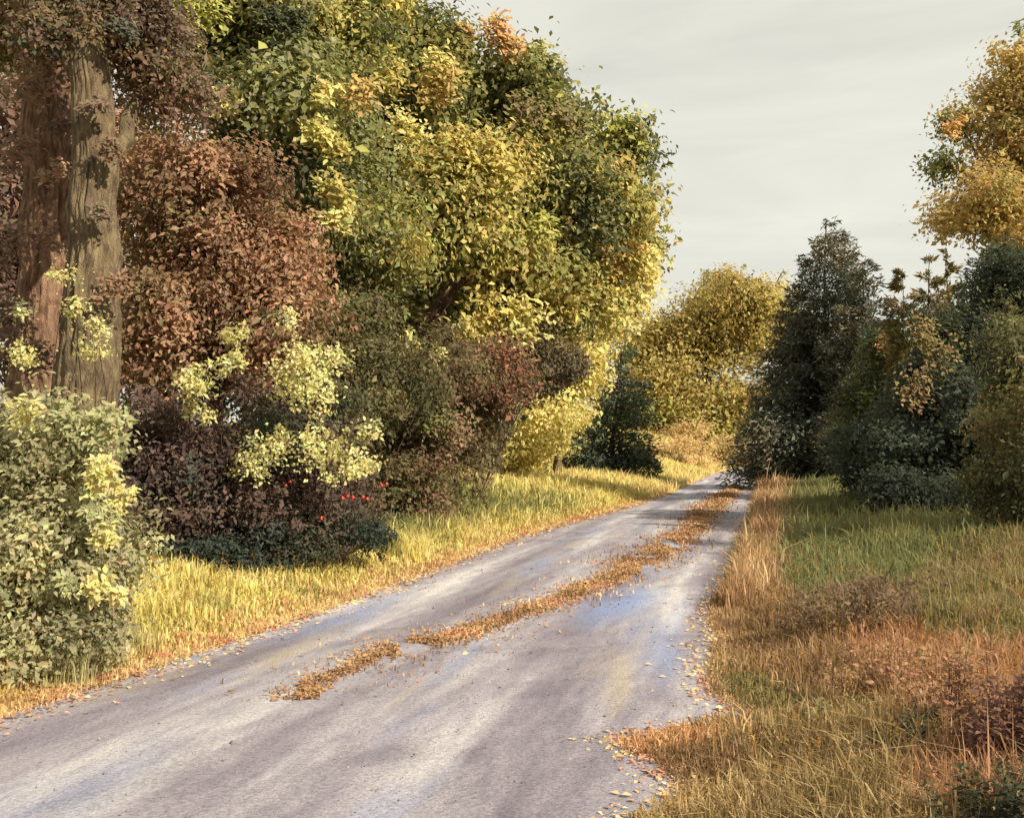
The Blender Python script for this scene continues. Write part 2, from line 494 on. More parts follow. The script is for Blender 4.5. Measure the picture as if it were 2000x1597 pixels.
def add_twigs(e_, thick, rng, bark):
    """the thin boughs and shoots of the crown just made, joined: too small to pick apart"""
    V, T, n0 = [], [], 0
    for a0, b0 in crown_leaves.twigs:
        L_ = np.linalg.norm(b0 - a0)
        if L_ < 1e-4: continue
        v, t = tube(curve(a0, b0, rng.normal(size=3) * L_ * 0.07, 5), thick * np.linspace(1, 0.25, 5), 4)
        V.append(v); T.append(t + n0); n0 += len(v)
    o_ = mesh('twigs', np.concatenate(V), np.concatenate(T), bark, e_, smooth=True); o_['kind'] = 'stuff'

def tube(path, radii, seg=10, rng=None, rough=0.0):
    path = np.asarray(path, float); radii = np.asarray(radii, float)
    T = norm(np.gradient(path, axis=0))
    ref = np.array((0.0, 1.0, 0.0)) if abs(T[0][1]) < 0.8 else np.array((1.0, 0, 0))
    A = norm(np.cross(T, ref)); B = np.cross(T, A)
    th = np.linspace(0, 2 * np.pi, seg, endpoint=False)
    rr_ = radii[:, None] * np.ones((1, seg))
    if rough:
        z = path[:, 2][:, None] * 0.9 + 0 * th[None]
        rr_ = rr_ * (1 + rough * (n2(np.cos(th)[None] * 2.6 + z * 0.1 + path[0, 0] * 3, np.sin(th)[None] * 2.6 + z * 0.22, 21, 3) - 0.5) * 1.2
                     + rough * 0.5 * np.sin(th[None] * 9 + z * 0.9))
    v = path[:, None, :] + rr_[..., None] * (A[:, None, :] * np.cos(th)[None, :, None] + B[:, None, :] * np.sin(th)[None, :, None])
    n = len(path); v = v.reshape(-1, 3)
    i = np.arange(n * seg).reshape(n, seg); j = np.roll(i, -1, 1)
    q = np.stack((i[:-1], j[:-1], j[1:], i[1:]), -1).reshape(-1, 4)
    tris = np.concatenate((q[:, [0, 1, 2]], q[:, [0, 2, 3]]))
    v = np.concatenate((v, path[-1:] + T[-1:] * radii[-1]))
    cap = np.stack((i[-1], j[-1], np.full(seg, n * seg)), 1)
    return v, np.concatenate((tris, cap))

def curve(a, b, bend, n=9, wob=0.0, rng=None):
    a, b = np.asarray(a, float), np.asarray(b, float)
    t = np.linspace(0, 1, n)[:, None]
    p_ = a * (1 - t) + b * t + np.asarray(bend) * (4 * t * (1 - t))
    if wob and rng is not None:
        w_ = rng.normal(size=(n, 3)) * wob; w_[0] = 0; w_[-1] = 0
        p_ = p_ + w_
    return p_

def bark_trunk(path, radii, seed, seg=110, rings=280):
    """a near trunk: root flare, long ridges and furrows, a few knots, all as relief"""
    path = np.asarray(path, float)
    t0 = np.linspace(0, 1, len(path)); t1 = np.linspace(0, 1, rings)
    p_ = np.stack([np.interp(t1, t0, path[:, k]) for k in range(3)], 1)
    for _ in range(6): p_[1:-1] = (p_[:-2] + 2 * p_[1:-1] + p_[2:]) / 4
    r_ = np.interp(t1, t0, radii)
    th = np.linspace(0, 2 * np.pi, seg, endpoint=False)
    TH, Z = np.meshgrid(th, p_[:, 2])
    cx, cy = np.cos(TH), np.sin(TH)
    q = np.stack(((cx * 7.5).ravel(), (cy * 7.5).ravel(), (Z * 1.7).ravel()), 1)
    rid = 1 - np.abs(2 * fbm(q, seed, 3).reshape(TH.shape) - 1) * 3.2
    q2 = np.stack(((cx * 1.3).ravel(), (cy * 1.3).ravel(), (Z * 0.5).ravel()), 1)
    big_ = fbm(q2, seed + 3, 2).reshape(TH.shape) - 0.5
    q3 = np.stack(((cx * 16).ravel(), (cy * 16).ravel(), (Z * 9).ravel()), 1)
    sm = fbm(q3, seed + 7, 2).reshape(TH.shape) - 0.5
    R_ = r_[:, None] * (1 + 0.13 * rid + 0.24 * big_ + 0.09 * sm)
    v = p_[:, None, :] + np.stack((cx * R_, cy * R_, np.zeros_like(R_)), -1)
    i = np.arange(rings * seg).reshape(rings, seg); j = np.roll(i, -1, 1)
    q = np.stack((i[:-1], j[:-1], j[1:], i[1:]), -1).reshape(-1, 4)
    return v.reshape(-1, 3), q

def tree(name, label, cat, base, trunk_top, lobes, pal, seed, trunk_r, bark, n_clump, per, leaf, clump_r,
         spots=(), group=None, limbs=None, leafmat=None, cs=0.8, trunk_bend=(0, 0, 0), rough=0.06, seg=12, aspect=0.55, shell=0.62, limb_every=1):
    rng = np.random.default_rng(seed)
    e_ = empty(name, base)
    tag(e_, label, cat, group)
    b0 = np.array(base) - np.array((0, 0, 0.25))
    path = curve(b0, trunk_top, trunk_bend, 16, trunk_r * 0.035, rng)
    tt = np.linspace(0, 1, 16)
    rad = trunk_r * (1.0 - 0.62 * tt) * (1 + 0.55 * np.exp(-tt * 14))
    v, t = bark_trunk(path, rad, seed) if seg > 20 else tube(path, rad, seg, rng, rough)
    mesh('trunk', v, t, bark, e_, smooth=True)
    for k, l in enumerate(lobes):
        if limbs is not None and k not in limbs: continue
        if limbs is None and k % limb_every: continue
        f = rng.uniform(0.55, 0.95); s0 = path[int(f * 15)]
        r0 = trunk_r * (1 - 0.62 * f) * 0.62
        end = np.asarray(l[0]) + np.array((0, 0, 0.2)) * np.broadcast_to(l[1], 3)
        lp = curve(s0, end, np.array((0, 0, 0.12)) * np.linalg.norm(end - s0), 9, r0 * 0.25, rng)
        v, t = tube(lp, r0 * np.linspace(1, 0.22, 9), 7, rng, rough)
        mesh('limb', v, t, bark, e_, smooth=True)
    v, t, c = crown_leaves(lobes, n_clump, per, leaf, clump_r, pal, rng, spots, aspect=aspect, colour_scale=cs, shell=shell)
    o_ = mesh('crown', v, t, leafmat or LEAF, e_, c)
    o_['kind'] = 'stuff'
    add_twigs(e_, leaf * 0.2, rng, bark)
    return e_

def shrub(name, label, cat, base, lobes, pal, seed, n_clump, per, leaf, clump_r, spots=(), group=None, cs=0.5, stems=6, bark=None,
          aspect=0.5, stem_r=0.02, shell=0.55):
    rng = np.random.default_rng(seed)
    e_ = empty(name, base); tag(e_, label, cat, group)
    for k in range(stems):
        l = lobes[k % len(lobes)]
        end = np.asarray(l[0]) + rng.normal(size=3) * np.broadcast_to(l[1], 3) * 0.35
        s0 = np.array(base) + np.array((rng.normal() * 0.12, rng.normal() * 0.12, -0.08))
        lp = curve(s0, end, rng.normal(size=3) * 0.08, 7, 0.015, rng)
        v, t = tube(lp, stem_r * rng.uniform(0.7, 1.3) * np.linspace(1, 0.25, 7), 6)
        mesh('stem', v, t, bark or BARK_DARK, e_, smooth=True)
    v, t, c = crown_leaves(lobes, n_clump, per, leaf, clump_r, pal, rng, spots, colour_scale=cs, aspect=aspect, shell=shell)
    o_ = mesh('foliage', v, t, LEAF, e_, c)
    o_['kind'] = 'stuff'
    add_twigs(e_, leaf * 0.13, rng, bark or BARK_DARK)
    return e_

def conifer(name, label, base, top, R, pal, seed, leaf, n_br=150, per=46, group=None, power=0.75, low=0.04, irregular=0.35, trunk_r=0.16, bark=None, cs=1.2, droop=0.25, spots=()):
    rng = np.random.default_rng(seed)
    e_ = empty(name, base); tag(e_, label, 'conifer', group)
    base, top = np.array(base, float), np.array(top, float)
    H = top[2] - base[2]
    path = curve(base - (0, 0, 0.2), top, (rng.normal() * 0.1, 0, 0), 12, 0.02, rng)
    v, t = tube(path, trunk_r * np.linspace(1, 0.12, 12), 8, rng, 0.05)
    mesh('trunk', v, t, bark or BARK_DARK, e_, smooth=True)
    h = low + (1 - low) * np.where(rng.random(n_br) < 0.75, 1 - np.sqrt(rng.random(n_br)), rng.random(n_br)) * 0.99
    nw = max(9, int(H / (R * 0.3)))
    h = np.clip((np.round(h * nw) + rng.normal(size=n_br) * 0.3) / nw, low, 0.995)
    az = rng.random(n_br) * 2 * np.pi
    Lb = R * (1 - h) ** power * (1 - irregular + 2 * irregular * vnoise(np.stack((np.cos(az) * 1.4, np.sin(az) * 1.4, h * 5), 1), seed)) + 0.12 * R * 0.5
    root = base + (top - base) * h[:, None]
    dr_ = np.stack((np.cos(az), np.sin(az), 0.35 - droop - 0.3 * (1 - h)), 1)
    cnt = np.maximum(8, (per * (0.3 + 1.1 * Lb / R)).astype(int))
    k = np.repeat(np.arange(n_br), cnt)
    s_ = rng.random(len(k)) ** 0.7
    P = root[k] + dr_[k] * (Lb[k] * s_)[:, None] + rng.normal(size=(len(k), 3)) * (0.085 * Lb[k] * (1.1 - s_ * 0.7) + 0.02 * R)[:, None]
    D = norm(dr_[k] * 1.0 + rng.normal(size=(len(k), 3)) * 0.55 + np.array((0, 0, 0.1)))
    Nn = norm(np.array((0, 0, 1.0)) + rng.normal(size=(len(k), 3)) * 0.6)
    tcol = rank(fbm(P / cs, 5, 2) + 0.3 * rng.random(len(k)))
    col = pick(pal, tcol) * np.exp(rng.normal(size=(len(k), 1)) * 0.18)
    Ln = leaf * np.exp(rng.normal(size=len(k)) * 0.25)
    v, t = leaf_mesh(P, D, Nn, Ln, Ln * 0.32)
    o_ = mesh('crown', v, t, NEEDLE, e_, np.clip(np.repeat(col, 4, 0), 0, 0.95))
    o_['kind'] = 'stuff'
    return e_

def blades(P, Hh, Wd, lean, rng, col, stiff=0.5):
    """grass blades: five points, three faces each, bent over at the tip"""
    n = len(P)
    az = rng.random(n) * 2 * np.pi
    sd = np.stack((np.cos(az), np.sin(az), np.zeros(n)), 1)
    la = rng.random(n) * 2 * np.pi
    ld = np.stack((np.cos(la), np.sin(la), np.zeros(n)), 1) * lean[:, None]
    up = np.array((0, 0, 1.0))
    m = P + (up * 0.55 + ld * 0.25) * Hh[:, None]
    tip = P + (up * (1 - 0.25 * lean[:, None]) + ld) * Hh[:, None]
    w = Wd[:, None] * 0.5
    v = np.stack((P - sd * w - up * 0.03, P + sd * w - up * 0.03, m + sd * w * 0.8, m - sd * w * 0.8, tip), 1).reshape(-1, 3)
    b_ = np.arange(n)[:, None] * 5
    t = np.stack((b_ + np.array([[0, 1, 2]]), b_ + np.array([[0, 2, 3]]), b_ + np.array([[3, 2, 4]])), 1).reshape(-1, 3)
    return v, t, np.repeat(col, 5, 0)

def px_lobes(spec):
    """(px, py, depth, radius in px) -> world lobes; depth radius as wide as the lobe"""
    o_ = []
    for q in spec:
        px, py, Y, r_ = q[:4]
        ry = q[4] if len(q) > 4 else r_
        o_.append((at(px, py, Y), (r_ / F_PX * Y, r_ / F_PX * Y, ry / F_PX * Y)))
    return o_

def px_spots(spec):  # leaf sprays: autumn colours, plus pale ones that paint in sunlit highlights
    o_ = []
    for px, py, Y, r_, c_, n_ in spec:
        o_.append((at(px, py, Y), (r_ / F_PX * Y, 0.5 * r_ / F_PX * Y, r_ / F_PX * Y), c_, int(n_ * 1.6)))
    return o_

K = 1.0
OLIVE_D, OLIVE, OLIVE_L = S(76, 80, 42, K), S(112, 114, 50, K), S(146, 142, 62, K)
SAGE, SAGE_L = S(126, 130, 84, K), S(164, 166, 104, K)
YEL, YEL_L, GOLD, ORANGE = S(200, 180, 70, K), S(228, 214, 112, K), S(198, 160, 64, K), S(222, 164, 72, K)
LIME = S(176, 176, 60, K)
RUST, RUST_D, RUST_L = S(150, 104, 64, K), S(116, 82, 54, K), S(182, 124, 80, K)
PURP, PURP_D = S(86, 64, 56, K), S(66, 50, 46, K)
BRN_OL = S(114, 96, 58, K)
DKG, DKG2 = S(58, 66, 46, K), S(44, 52, 42, K)
TEAL = S(52, 62, 56, K)

# ------------------------------------------------------------------ left side: the near trunks and their crowns
b = ground_at(*at(95, 1000, 13.2)[:2])
tree('oak_tree', 'tall tree with a broad pinkish brown trunk at the left edge', 'tree', b, at(80, -120, 13.2),
     px_lobes([(60, -60, 13.0, 170), (190, 20, 13.4, 110), (10, 60, 13.6, 70)]),
     [(S(112, 82, 64, K), 3), (S(130, 98, 70, K), 3), (BRN_OL, 3), (OLIVE, 1)], 101, 0.50, BARK_RED, 420, 56, 0.075, 0.24,
     trunk_bend=(0.08, 0, 0), rough=0.10, seg=22,
     spots=px_spots([(60, 170, 12.3, 40, S(150, 110, 84, K), 170), (30, 300, 12.3, 42, S(140, 98, 76, K), 170), (100, 330, 12.2, 26, S(176, 134, 104, K), 70), (90, 460, 12.2, 32, S(150, 104, 80, K), 110), (20, 480, 12.2, 40, S(110, 78, 66, K), 150),
                     (20, 620, 12.2, 44, S(92, 66, 60, K), 170), (70, 700, 12.2, 36, S(92, 66, 60, K), 120), (130, 240, 12.4, 30, S(112, 82, 78, K), 80)]))
b = ground_at(*at(120, 1000, 11.0)[:2])
tree('ash_tree', 'tall tree with a leaning grey brown trunk behind the sage green bush', 'tree', b, at(165, -60, 11.4),
     px_lobes([(170, -70, 11.6, 140), (250, 60, 11.8, 90), (320, 150, 12.2, 80), (110, 70, 11.2, 50)]),
     [(S(104, 82, 68, K), 3), (S(118, 90, 70, K), 3), (DKG, 0.8), (BRN_OL, 2), (RUST_D, 2)], 102, 0.40, BARK_GREY, 460, 56, 0.068, 0.22,
     trunk_bend=(0.22, 0, 0), rough=0.10, seg=22,
     spots=px_spots([(240, 55, 11.0, 26, S(66, 74, 62, K), 120), (60, 40, 11, 30, BRN_OL, 120), (215, 290, 10.9, 26, RUST_D, 90), (200, 420, 10.8, 22, S(112, 94, 74, K), 60), (215, 560, 10.8, 30, RUST, 90), (190, 200, 10.9, 24, S(112, 88, 74, K), 70)]))

# the rust coloured dome
b = ground_at(*at(420, 1000, 15.2)[:2])
tree('beech_tree', 'rust brown dome shaped small tree between the grey trunk and the green trees', 'tree', b, at(420, 620, 15.2),
     px_lobes([(400, 500, 15.0, 180, 190), (330, 620, 14.8, 130, 150), (520, 600, 15.2, 120, 160), (390, 360, 15.4, 110, 80), (300, 420, 15.3, 90, 130), (500, 440, 15.2, 90, 110)]),
     [(RUST_D, 2), (RUST, 4), (BRN_OL, 2), (RUST_L, 2.0), (S(178, 104, 66, K), 0.8)], 103, 0.14, BARK_DARK, 760, 66, 0.09, 0.26, cs=0.9,
     spots=px_spots([(400, 320, 14.2, 40, RUST_L, 240), (340, 620, 13.9, 60, RUST_L, 200), (250, 240, 14.2, 30, RUST_L, 90), (330, 245, 14.2, 24, RUST_L, 70)]))

# tall green trees
b = ground_at(*at(560, 1000, 21)[:2])
tree('maple_tree', 'olive green tree rising behind the rust brown dome', 'tree', b, at(560, 120, 21),
     px_lobes([(410, 70, 21, 150), (560, 20, 21.5, 170), (610, 240, 20.6, 165), (500, 250, 20.8, 110, 120), (690, 430, 20.4, 150, 170), (610, 560, 20.8, 110), (560, 480, 21.2, 130)]),
     [(DKG, 0.5), (OLIVE_D, 2.5), (OLIVE, 5), (SAGE, 3), (OLIVE_L, 4), (YEL, 1.5)], 104, 0.30, BARK_DARK, 1750, 66, 0.14, 0.35, cs=1.2,
     spots=px_spots([(440, 200, 18.6, 26, YEL_L, 130), (620, 260, 18.6, 28, YEL_L, 150), (650, 290, 18.6, 30, YEL, 150), (655, 390, 18.4, 42, YEL, 180), (650, 430, 18.4, 26, YEL_L, 110),  # pale yellow sprays are sunlit dabs painted as leaf colour
                     (630, 180, 18.6, 26, YEL_L, 120), (390, 30, 18.8, 50, LIME, 260), (330, 15, 18.8, 45, LIME, 200), (545, 45, 19, 40, DKG2, 200), (590, 30, 19, 30, DKG, 120),
                     (500, 480, 19.2, 40, SAGE, 140), (480, 500, 19, 30, BRN_OL, 100), (690, 180, 18.8, 40, GOLD, 170)]))
b = ground_at(*at(800, 1000, 29)[:2])
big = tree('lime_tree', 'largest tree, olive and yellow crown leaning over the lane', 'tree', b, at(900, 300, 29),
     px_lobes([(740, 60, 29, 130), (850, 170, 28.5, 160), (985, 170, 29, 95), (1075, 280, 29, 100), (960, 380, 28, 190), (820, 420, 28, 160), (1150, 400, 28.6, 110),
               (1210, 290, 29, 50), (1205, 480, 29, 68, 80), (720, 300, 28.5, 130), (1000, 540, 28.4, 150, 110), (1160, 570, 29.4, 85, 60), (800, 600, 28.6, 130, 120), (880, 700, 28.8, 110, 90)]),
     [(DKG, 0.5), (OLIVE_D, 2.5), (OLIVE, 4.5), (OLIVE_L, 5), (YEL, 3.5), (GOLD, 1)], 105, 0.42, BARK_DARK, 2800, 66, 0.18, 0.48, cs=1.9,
     spots=px_spots([(915, 70, 27.5, 20, ORANGE, 110), (970, 55, 27.5, 28, ORANGE, 190), (1000, 100, 27.5, 30, ORANGE, 190), (760, 150, 26, 40, YEL, 240), (850, 175, 26, 42, GOLD, 240),  # pale yellow sprays put the crown's sunlit dabs into leaf colour
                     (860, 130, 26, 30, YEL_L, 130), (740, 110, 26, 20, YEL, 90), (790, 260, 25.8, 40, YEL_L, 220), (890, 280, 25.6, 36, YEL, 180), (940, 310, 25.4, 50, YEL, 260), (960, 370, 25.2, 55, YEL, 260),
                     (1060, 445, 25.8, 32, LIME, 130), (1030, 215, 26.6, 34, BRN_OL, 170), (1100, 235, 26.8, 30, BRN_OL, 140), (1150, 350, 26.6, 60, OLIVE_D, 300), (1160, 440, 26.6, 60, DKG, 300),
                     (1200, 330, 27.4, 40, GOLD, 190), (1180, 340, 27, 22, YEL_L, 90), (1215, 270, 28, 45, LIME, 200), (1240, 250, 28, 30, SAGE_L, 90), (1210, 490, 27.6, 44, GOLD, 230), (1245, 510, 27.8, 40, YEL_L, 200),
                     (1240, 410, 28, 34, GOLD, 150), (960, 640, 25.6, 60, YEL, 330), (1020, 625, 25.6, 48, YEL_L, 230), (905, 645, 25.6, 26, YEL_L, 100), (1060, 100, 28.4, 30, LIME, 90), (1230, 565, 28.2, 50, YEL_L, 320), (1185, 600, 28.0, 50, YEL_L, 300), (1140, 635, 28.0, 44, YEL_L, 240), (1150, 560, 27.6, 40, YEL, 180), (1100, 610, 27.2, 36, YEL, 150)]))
# its dark low limb with yellow leaves along it
rng = np.random.default_rng(5)
lp = np.array([at(800, 640, 27.2), at(830, 645, 26.6), at(870, 668, 26.0), at(940, 672, 25.8), at(1000, 660, 25.7), at(1050, 645, 25.7)])
v, t = tube(lp, [0.2, 0.19, 0.15, 0.12, 0.08, 0.04], 8, rng, 0.08); mesh('limb', v, t, BARK_DARK, big, smooth=True)
lp = np.array([at(835, 650, 26.5), at(850, 610, 26.2), at(885, 560, 25.9), at(930, 530, 25.7)])
v, t = tube(lp, [0.17, 0.2, 0.15, 0.06], 8, rng, 0.08); mesh('limb', v, t, BARK_DARK, big, smooth=True)

# trees standing behind them
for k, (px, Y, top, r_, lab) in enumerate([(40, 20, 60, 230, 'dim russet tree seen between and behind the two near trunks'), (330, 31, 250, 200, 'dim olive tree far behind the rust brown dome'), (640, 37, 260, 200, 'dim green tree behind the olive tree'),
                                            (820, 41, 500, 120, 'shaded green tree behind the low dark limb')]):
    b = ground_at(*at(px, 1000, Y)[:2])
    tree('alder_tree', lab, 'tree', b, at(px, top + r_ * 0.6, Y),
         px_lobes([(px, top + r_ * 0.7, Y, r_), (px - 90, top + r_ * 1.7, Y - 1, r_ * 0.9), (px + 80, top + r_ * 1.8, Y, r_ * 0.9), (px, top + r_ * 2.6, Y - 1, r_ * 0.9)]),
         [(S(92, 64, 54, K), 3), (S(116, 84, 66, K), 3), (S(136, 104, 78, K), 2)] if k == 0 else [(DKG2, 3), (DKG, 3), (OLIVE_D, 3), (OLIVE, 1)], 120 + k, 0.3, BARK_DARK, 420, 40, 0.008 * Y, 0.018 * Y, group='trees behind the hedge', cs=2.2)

# undergrowth along the left verge
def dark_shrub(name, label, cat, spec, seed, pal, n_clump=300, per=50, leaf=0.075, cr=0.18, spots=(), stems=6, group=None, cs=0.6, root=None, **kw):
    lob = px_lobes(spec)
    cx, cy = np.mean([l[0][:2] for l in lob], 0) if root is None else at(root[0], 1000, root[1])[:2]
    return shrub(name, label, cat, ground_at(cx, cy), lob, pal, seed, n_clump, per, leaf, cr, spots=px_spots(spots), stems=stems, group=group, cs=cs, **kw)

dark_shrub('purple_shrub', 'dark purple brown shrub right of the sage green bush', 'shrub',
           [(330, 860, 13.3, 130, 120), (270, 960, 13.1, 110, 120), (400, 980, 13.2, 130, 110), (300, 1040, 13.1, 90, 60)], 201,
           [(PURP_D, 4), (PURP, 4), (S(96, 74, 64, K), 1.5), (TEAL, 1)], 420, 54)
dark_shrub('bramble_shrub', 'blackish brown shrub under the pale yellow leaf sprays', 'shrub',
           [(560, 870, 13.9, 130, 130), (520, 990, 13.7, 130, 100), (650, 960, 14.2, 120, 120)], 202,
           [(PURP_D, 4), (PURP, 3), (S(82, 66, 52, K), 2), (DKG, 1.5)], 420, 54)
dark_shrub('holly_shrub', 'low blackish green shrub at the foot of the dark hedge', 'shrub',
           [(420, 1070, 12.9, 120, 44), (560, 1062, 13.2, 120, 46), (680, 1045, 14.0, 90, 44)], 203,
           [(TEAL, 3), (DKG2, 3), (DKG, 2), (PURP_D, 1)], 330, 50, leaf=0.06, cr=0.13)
dark_shrub('hazel_shrub', 'brown olive shrub with a rust patch where the hedge nears the lane', 'shrub',
           [(800, 830, 22.0, 120, 130), (900, 760, 23.5, 120, 120), (880, 880, 23.5, 90, 90), (780, 960, 21.0, 110, 80), (975, 730, 25.0, 70, 70), (850, 960, 22.5, 90, 55)], 204,
           [(S(74, 62, 42, K), 3), (BRN_OL, 3), (S(96, 84, 48, K), 3), (OLIVE_D, 2), (RUST_D, 2)], 640, 52, leaf=0.115, cr=0.28, cs=1.0,
           spots=[(990, 700, 22.6, 46, S(136, 74, 44, K), 260), (1010, 750, 22.6, 44, S(126, 66, 42, K), 220), (880, 840, 21.2, 36, RUST, 130), (920, 720, 22, 34, RUST, 100), (840, 800, 21, 50, OLIVE, 160), (760, 770, 20.4, 40, OLIVE, 120)])
dark_shrub('spindle_shrub', 'dark olive bush between the rust brown dome and the brown olive shrub', 'shrub',
           [(690, 660, 19.6, 110, 110), (760, 740, 19.8, 110, 100), (690, 800, 19.2, 110, 110), (640, 720, 18.8, 90, 100)], 206,
           [(S(70, 70, 42, K), 3), (S(86, 80, 46, K), 4), (S(100, 88, 52, K), 2), (OLIVE, 1.5)], 460, 52, leaf=0.1, cr=0.24, cs=0.9)
dark_shrub('elder_shrub', 'grey brown rounded bush beside the bright yellow tree', 'shrub',
           [(1075, 705, 27, 52, 58), (1030, 755, 27, 45, 40), (940, 850, 27, 45, 60)], 205,
           [(S(104, 90, 64, K), 3), (S(86, 76, 56, K), 3), (BRN_OL, 1)], 230, 50, leaf=0.12, cr=0.24, root=(925, 27))

# pale yellow leaf sprays on thin saplings in front of the dark hedge
SPR = S(226, 218, 128, K)
SPR2 = S(196, 188, 100, K)
def sapling(name, label, base_px, tips, seed, Y, leaf=0.055, bark=None):
    rng = np.random.default_rng(seed)
    base = ground_at(*at(base_px, 1000, Y + 0.9)[:2])
    e_ = empty(name, base); tag(e_, label, 'sapling', 'pale yellow saplings in the dark hedge')
    lob, sp = [], []
    for (px, py, r_) in tips:
        end = at(px, py, Y + rng.uniform(-0.25, 0.25))
        lp = curve(base + (rng.normal() * 0.12, rng.normal() * 0.1, -0.05), end, (rng.normal() * 0.15, 0.25, 0.1), 9, 0.012, rng)
        v, t = tube(lp, 0.011 * np.linspace(1, 0.25, 9), 5); mesh('stem', v, t, bark or BARK_DARK, e_, smooth=True)
        lob.append((end, r_ / F_PX * Y))
        sp.append((end, r_ / F_PX * Y * 0.9, SPR, int(10 + r_ * r_ * 0.085)))
    v, t, c = crown_leaves(lob, 12 * len(tips), 9, leaf, 0.08, [(SPR2, 3), (SPR, 3), (SAGE, 1)], rng, sp, colour_scale=0.3)
    o_ = mesh('leaf_spray', v, t, LEAF, e_, c); o_['kind'] = 'stuff'
    add_twigs(e_, 0.0045, rng, bark or BARK_DARK)
    return e_
sapling('sapling', 'thin sapling with pale yellow sprays in front of the rust brown dome', 430,
        [(375, 748, 34), (376, 798, 16), (465, 650, 24), (462, 700, 20), (430, 715, 18), (405, 815, 12)], 301, 12.2)
sapling('sapling', 'fullest pale yellow sapling in the middle of the dark hedge', 590,
        [(556, 627, 28), (600, 735, 56), (645, 705, 36), (560, 760, 34), (620, 780, 40), (585, 690, 30)], 302, 12.6)
sapling('sapling', 'lowest pale yellow sprays hanging over the red berries', 620,
        [(520, 885, 52), (480, 905, 30), (630, 880, 46), (690, 895, 40), (722, 840, 24), (555, 850, 20), (660, 915, 30), (600, 855, 20)], 303, 12.6)
sapling('sapling', 'pale yellow sprays dangling in front of the grey trunk', 110,
        [(42, 610, 18), (38, 690, 24), (150, 600, 18), (130, 532, 16), (185, 680, 26), (190, 640, 16)], 304, 9.6, 0.04)
sapling('sapling', 'pale sprays drooping left of the dark low limb', 770,
        [(850, 690, 26), (830, 720, 20), (775, 690, 18), (740, 640, 16), (800, 660, 16)], 305, 21.0, 0.08)

# the sage green bush at the left edge
lob = px_lobes([(40, 900, 8.4, 110, 110), (110, 960, 8.2, 110, 120), (20, 1080, 7.9, 130, 150), (140, 1120, 8.0, 120, 130), (70, 1230, 7.7, 150, 90), (190, 1210, 7.9, 60, 70), (100, 850, 8.5, 80, 50), (-60, 1000, 8.0, 120, 190)])
shrub('willow_shrub', 'large sage green bush in the left foreground', 'shrub', ground_at(-3.95, 8.0), lob,
      [(S(122, 120, 82, K), 3), (S(140, 136, 92, K), 5), (S(156, 150, 100, K), 4), (S(176, 170, 110, K), 1.5)], 210, 760, 62, 0.058, 0.12, cs=0.45, stems=10, bark=BARK_GREY,
      spots=px_spots([(205, 835, 7.8, 40, SAGE_L, 200), (130, 815, 7.8, 36, SAGE_L, 140), (200, 925, 7.6, 34, YEL_L, 130), (235, 970, 7.6, 26, YEL_L, 90), (195, 1010, 7.5, 26, SAGE_L, 90), (200, 1050, 7.5, 24, YEL_L, 70),
                      (185, 1150, 7.3, 24, YEL_L, 80), (215, 1165, 7.3, 18, YEL_L, 50), (130, 1140, 7.3, 20, SAGE_L, 60), (60, 815, 7.8, 34, YEL_L, 100)]))

# red berries
rng = np.random.default_rng(41)
bb = ground_at(*at(660, 1060, 13.6)[:2])
e_ = empty('berry_shrub', bb); tag(e_, 'thin shrub with bright red berry clusters at the dark hedge', 'shrub')
ico = norm(np.array([(1, 0, 0), (-1, 0, 0), (0, 1, 0), (0, -1, 0), (0, 0, 1), (0, 0, -1)], float))
icf = np.array([(0, 2, 4), (2, 1, 4), (1, 3, 4), (3, 0, 4), (2, 0, 5), (1, 2, 5), (3, 1, 5), (0, 3, 5)])
for (px, py, r_, n_) in [(565, 945, 8, 8), (624, 1012, 9, 8), (680, 972, 14, 20), (715, 972, 9, 10), (748, 945, 10, 12)]:
    c_ = at(px, py, 12.8 + rng.uniform(-0.1, 0.1))
    lp = curve(bb + (rng.normal() * 0.25, 0, -0.05), c_, (rng.normal() * 0.08, 0.1, 0.1), 7)
    v, t = tube(lp, 0.007 * np.linspace(1, 0.4, 7), 5); mesh('stem', v, t, BARK_DARK, e_, smooth=True)
    for j in range(max(2, n_ // 4)):
        q = c_ + np.clip(rng.normal(size=3), -1.5, 1.5) * r_ / F_PX * 13 * 0.5
        cc = np.tile(np.array(S(196, 74, 52, 0.8)) * math.exp(rng.normal() * 0.2), (6, 1))
        mesh('berry', q + ico * rng.uniform(0.02, 0.032), icf, BERRY, e_, cc, smooth=True)

# ------------------------------------------------------------------ beyond the hedge, left of the lane
b = ground_at(*at(1085, 1000, 46)[:2])
tree('birch_tree', 'bright lemon yellow tree beyond the hedge', 'tree', b, at(1120, 620, 46),
     px_lobes([(1040, 850, 45, 74, 62), (1090, 775, 45.5, 64, 80), (1135, 690, 46, 62, 85), (1185, 605, 46.5, 58, 85), (1220, 500, 47, 50, 75), (1075, 670, 46.5, 60, 80), (1005, 880, 44.5, 45, 40)]),
     [(S(190, 172, 66, K), 2), (S(210, 190, 78, K), 4), (S(224, 206, 96, K), 4), (YEL_L, 3)], 140, 0.18, BARK_GREY, 800, 52, 0.2, 0.45, cs=2.5,
     spots=px_spots([(1050, 840, 43, 60, YEL_L, 420), (1100, 800, 43, 40, YEL_L, 200)]))
conifer('spruce_tree', 'small dark green conifer at the far left of the lane', ground_at(*at(1190, 1000, 58)[:2]), at(1215, 665, 58), 2.75,
        [(DKG2, 3), (TEAL, 2), (S(56, 72, 44, K), 3), (S(92, 96, 46, K), 1)], 150, 0.30, 170, 60, power=0.62, low=0.02)
b = ground_at(*at(1375, 1000, 112)[:2])
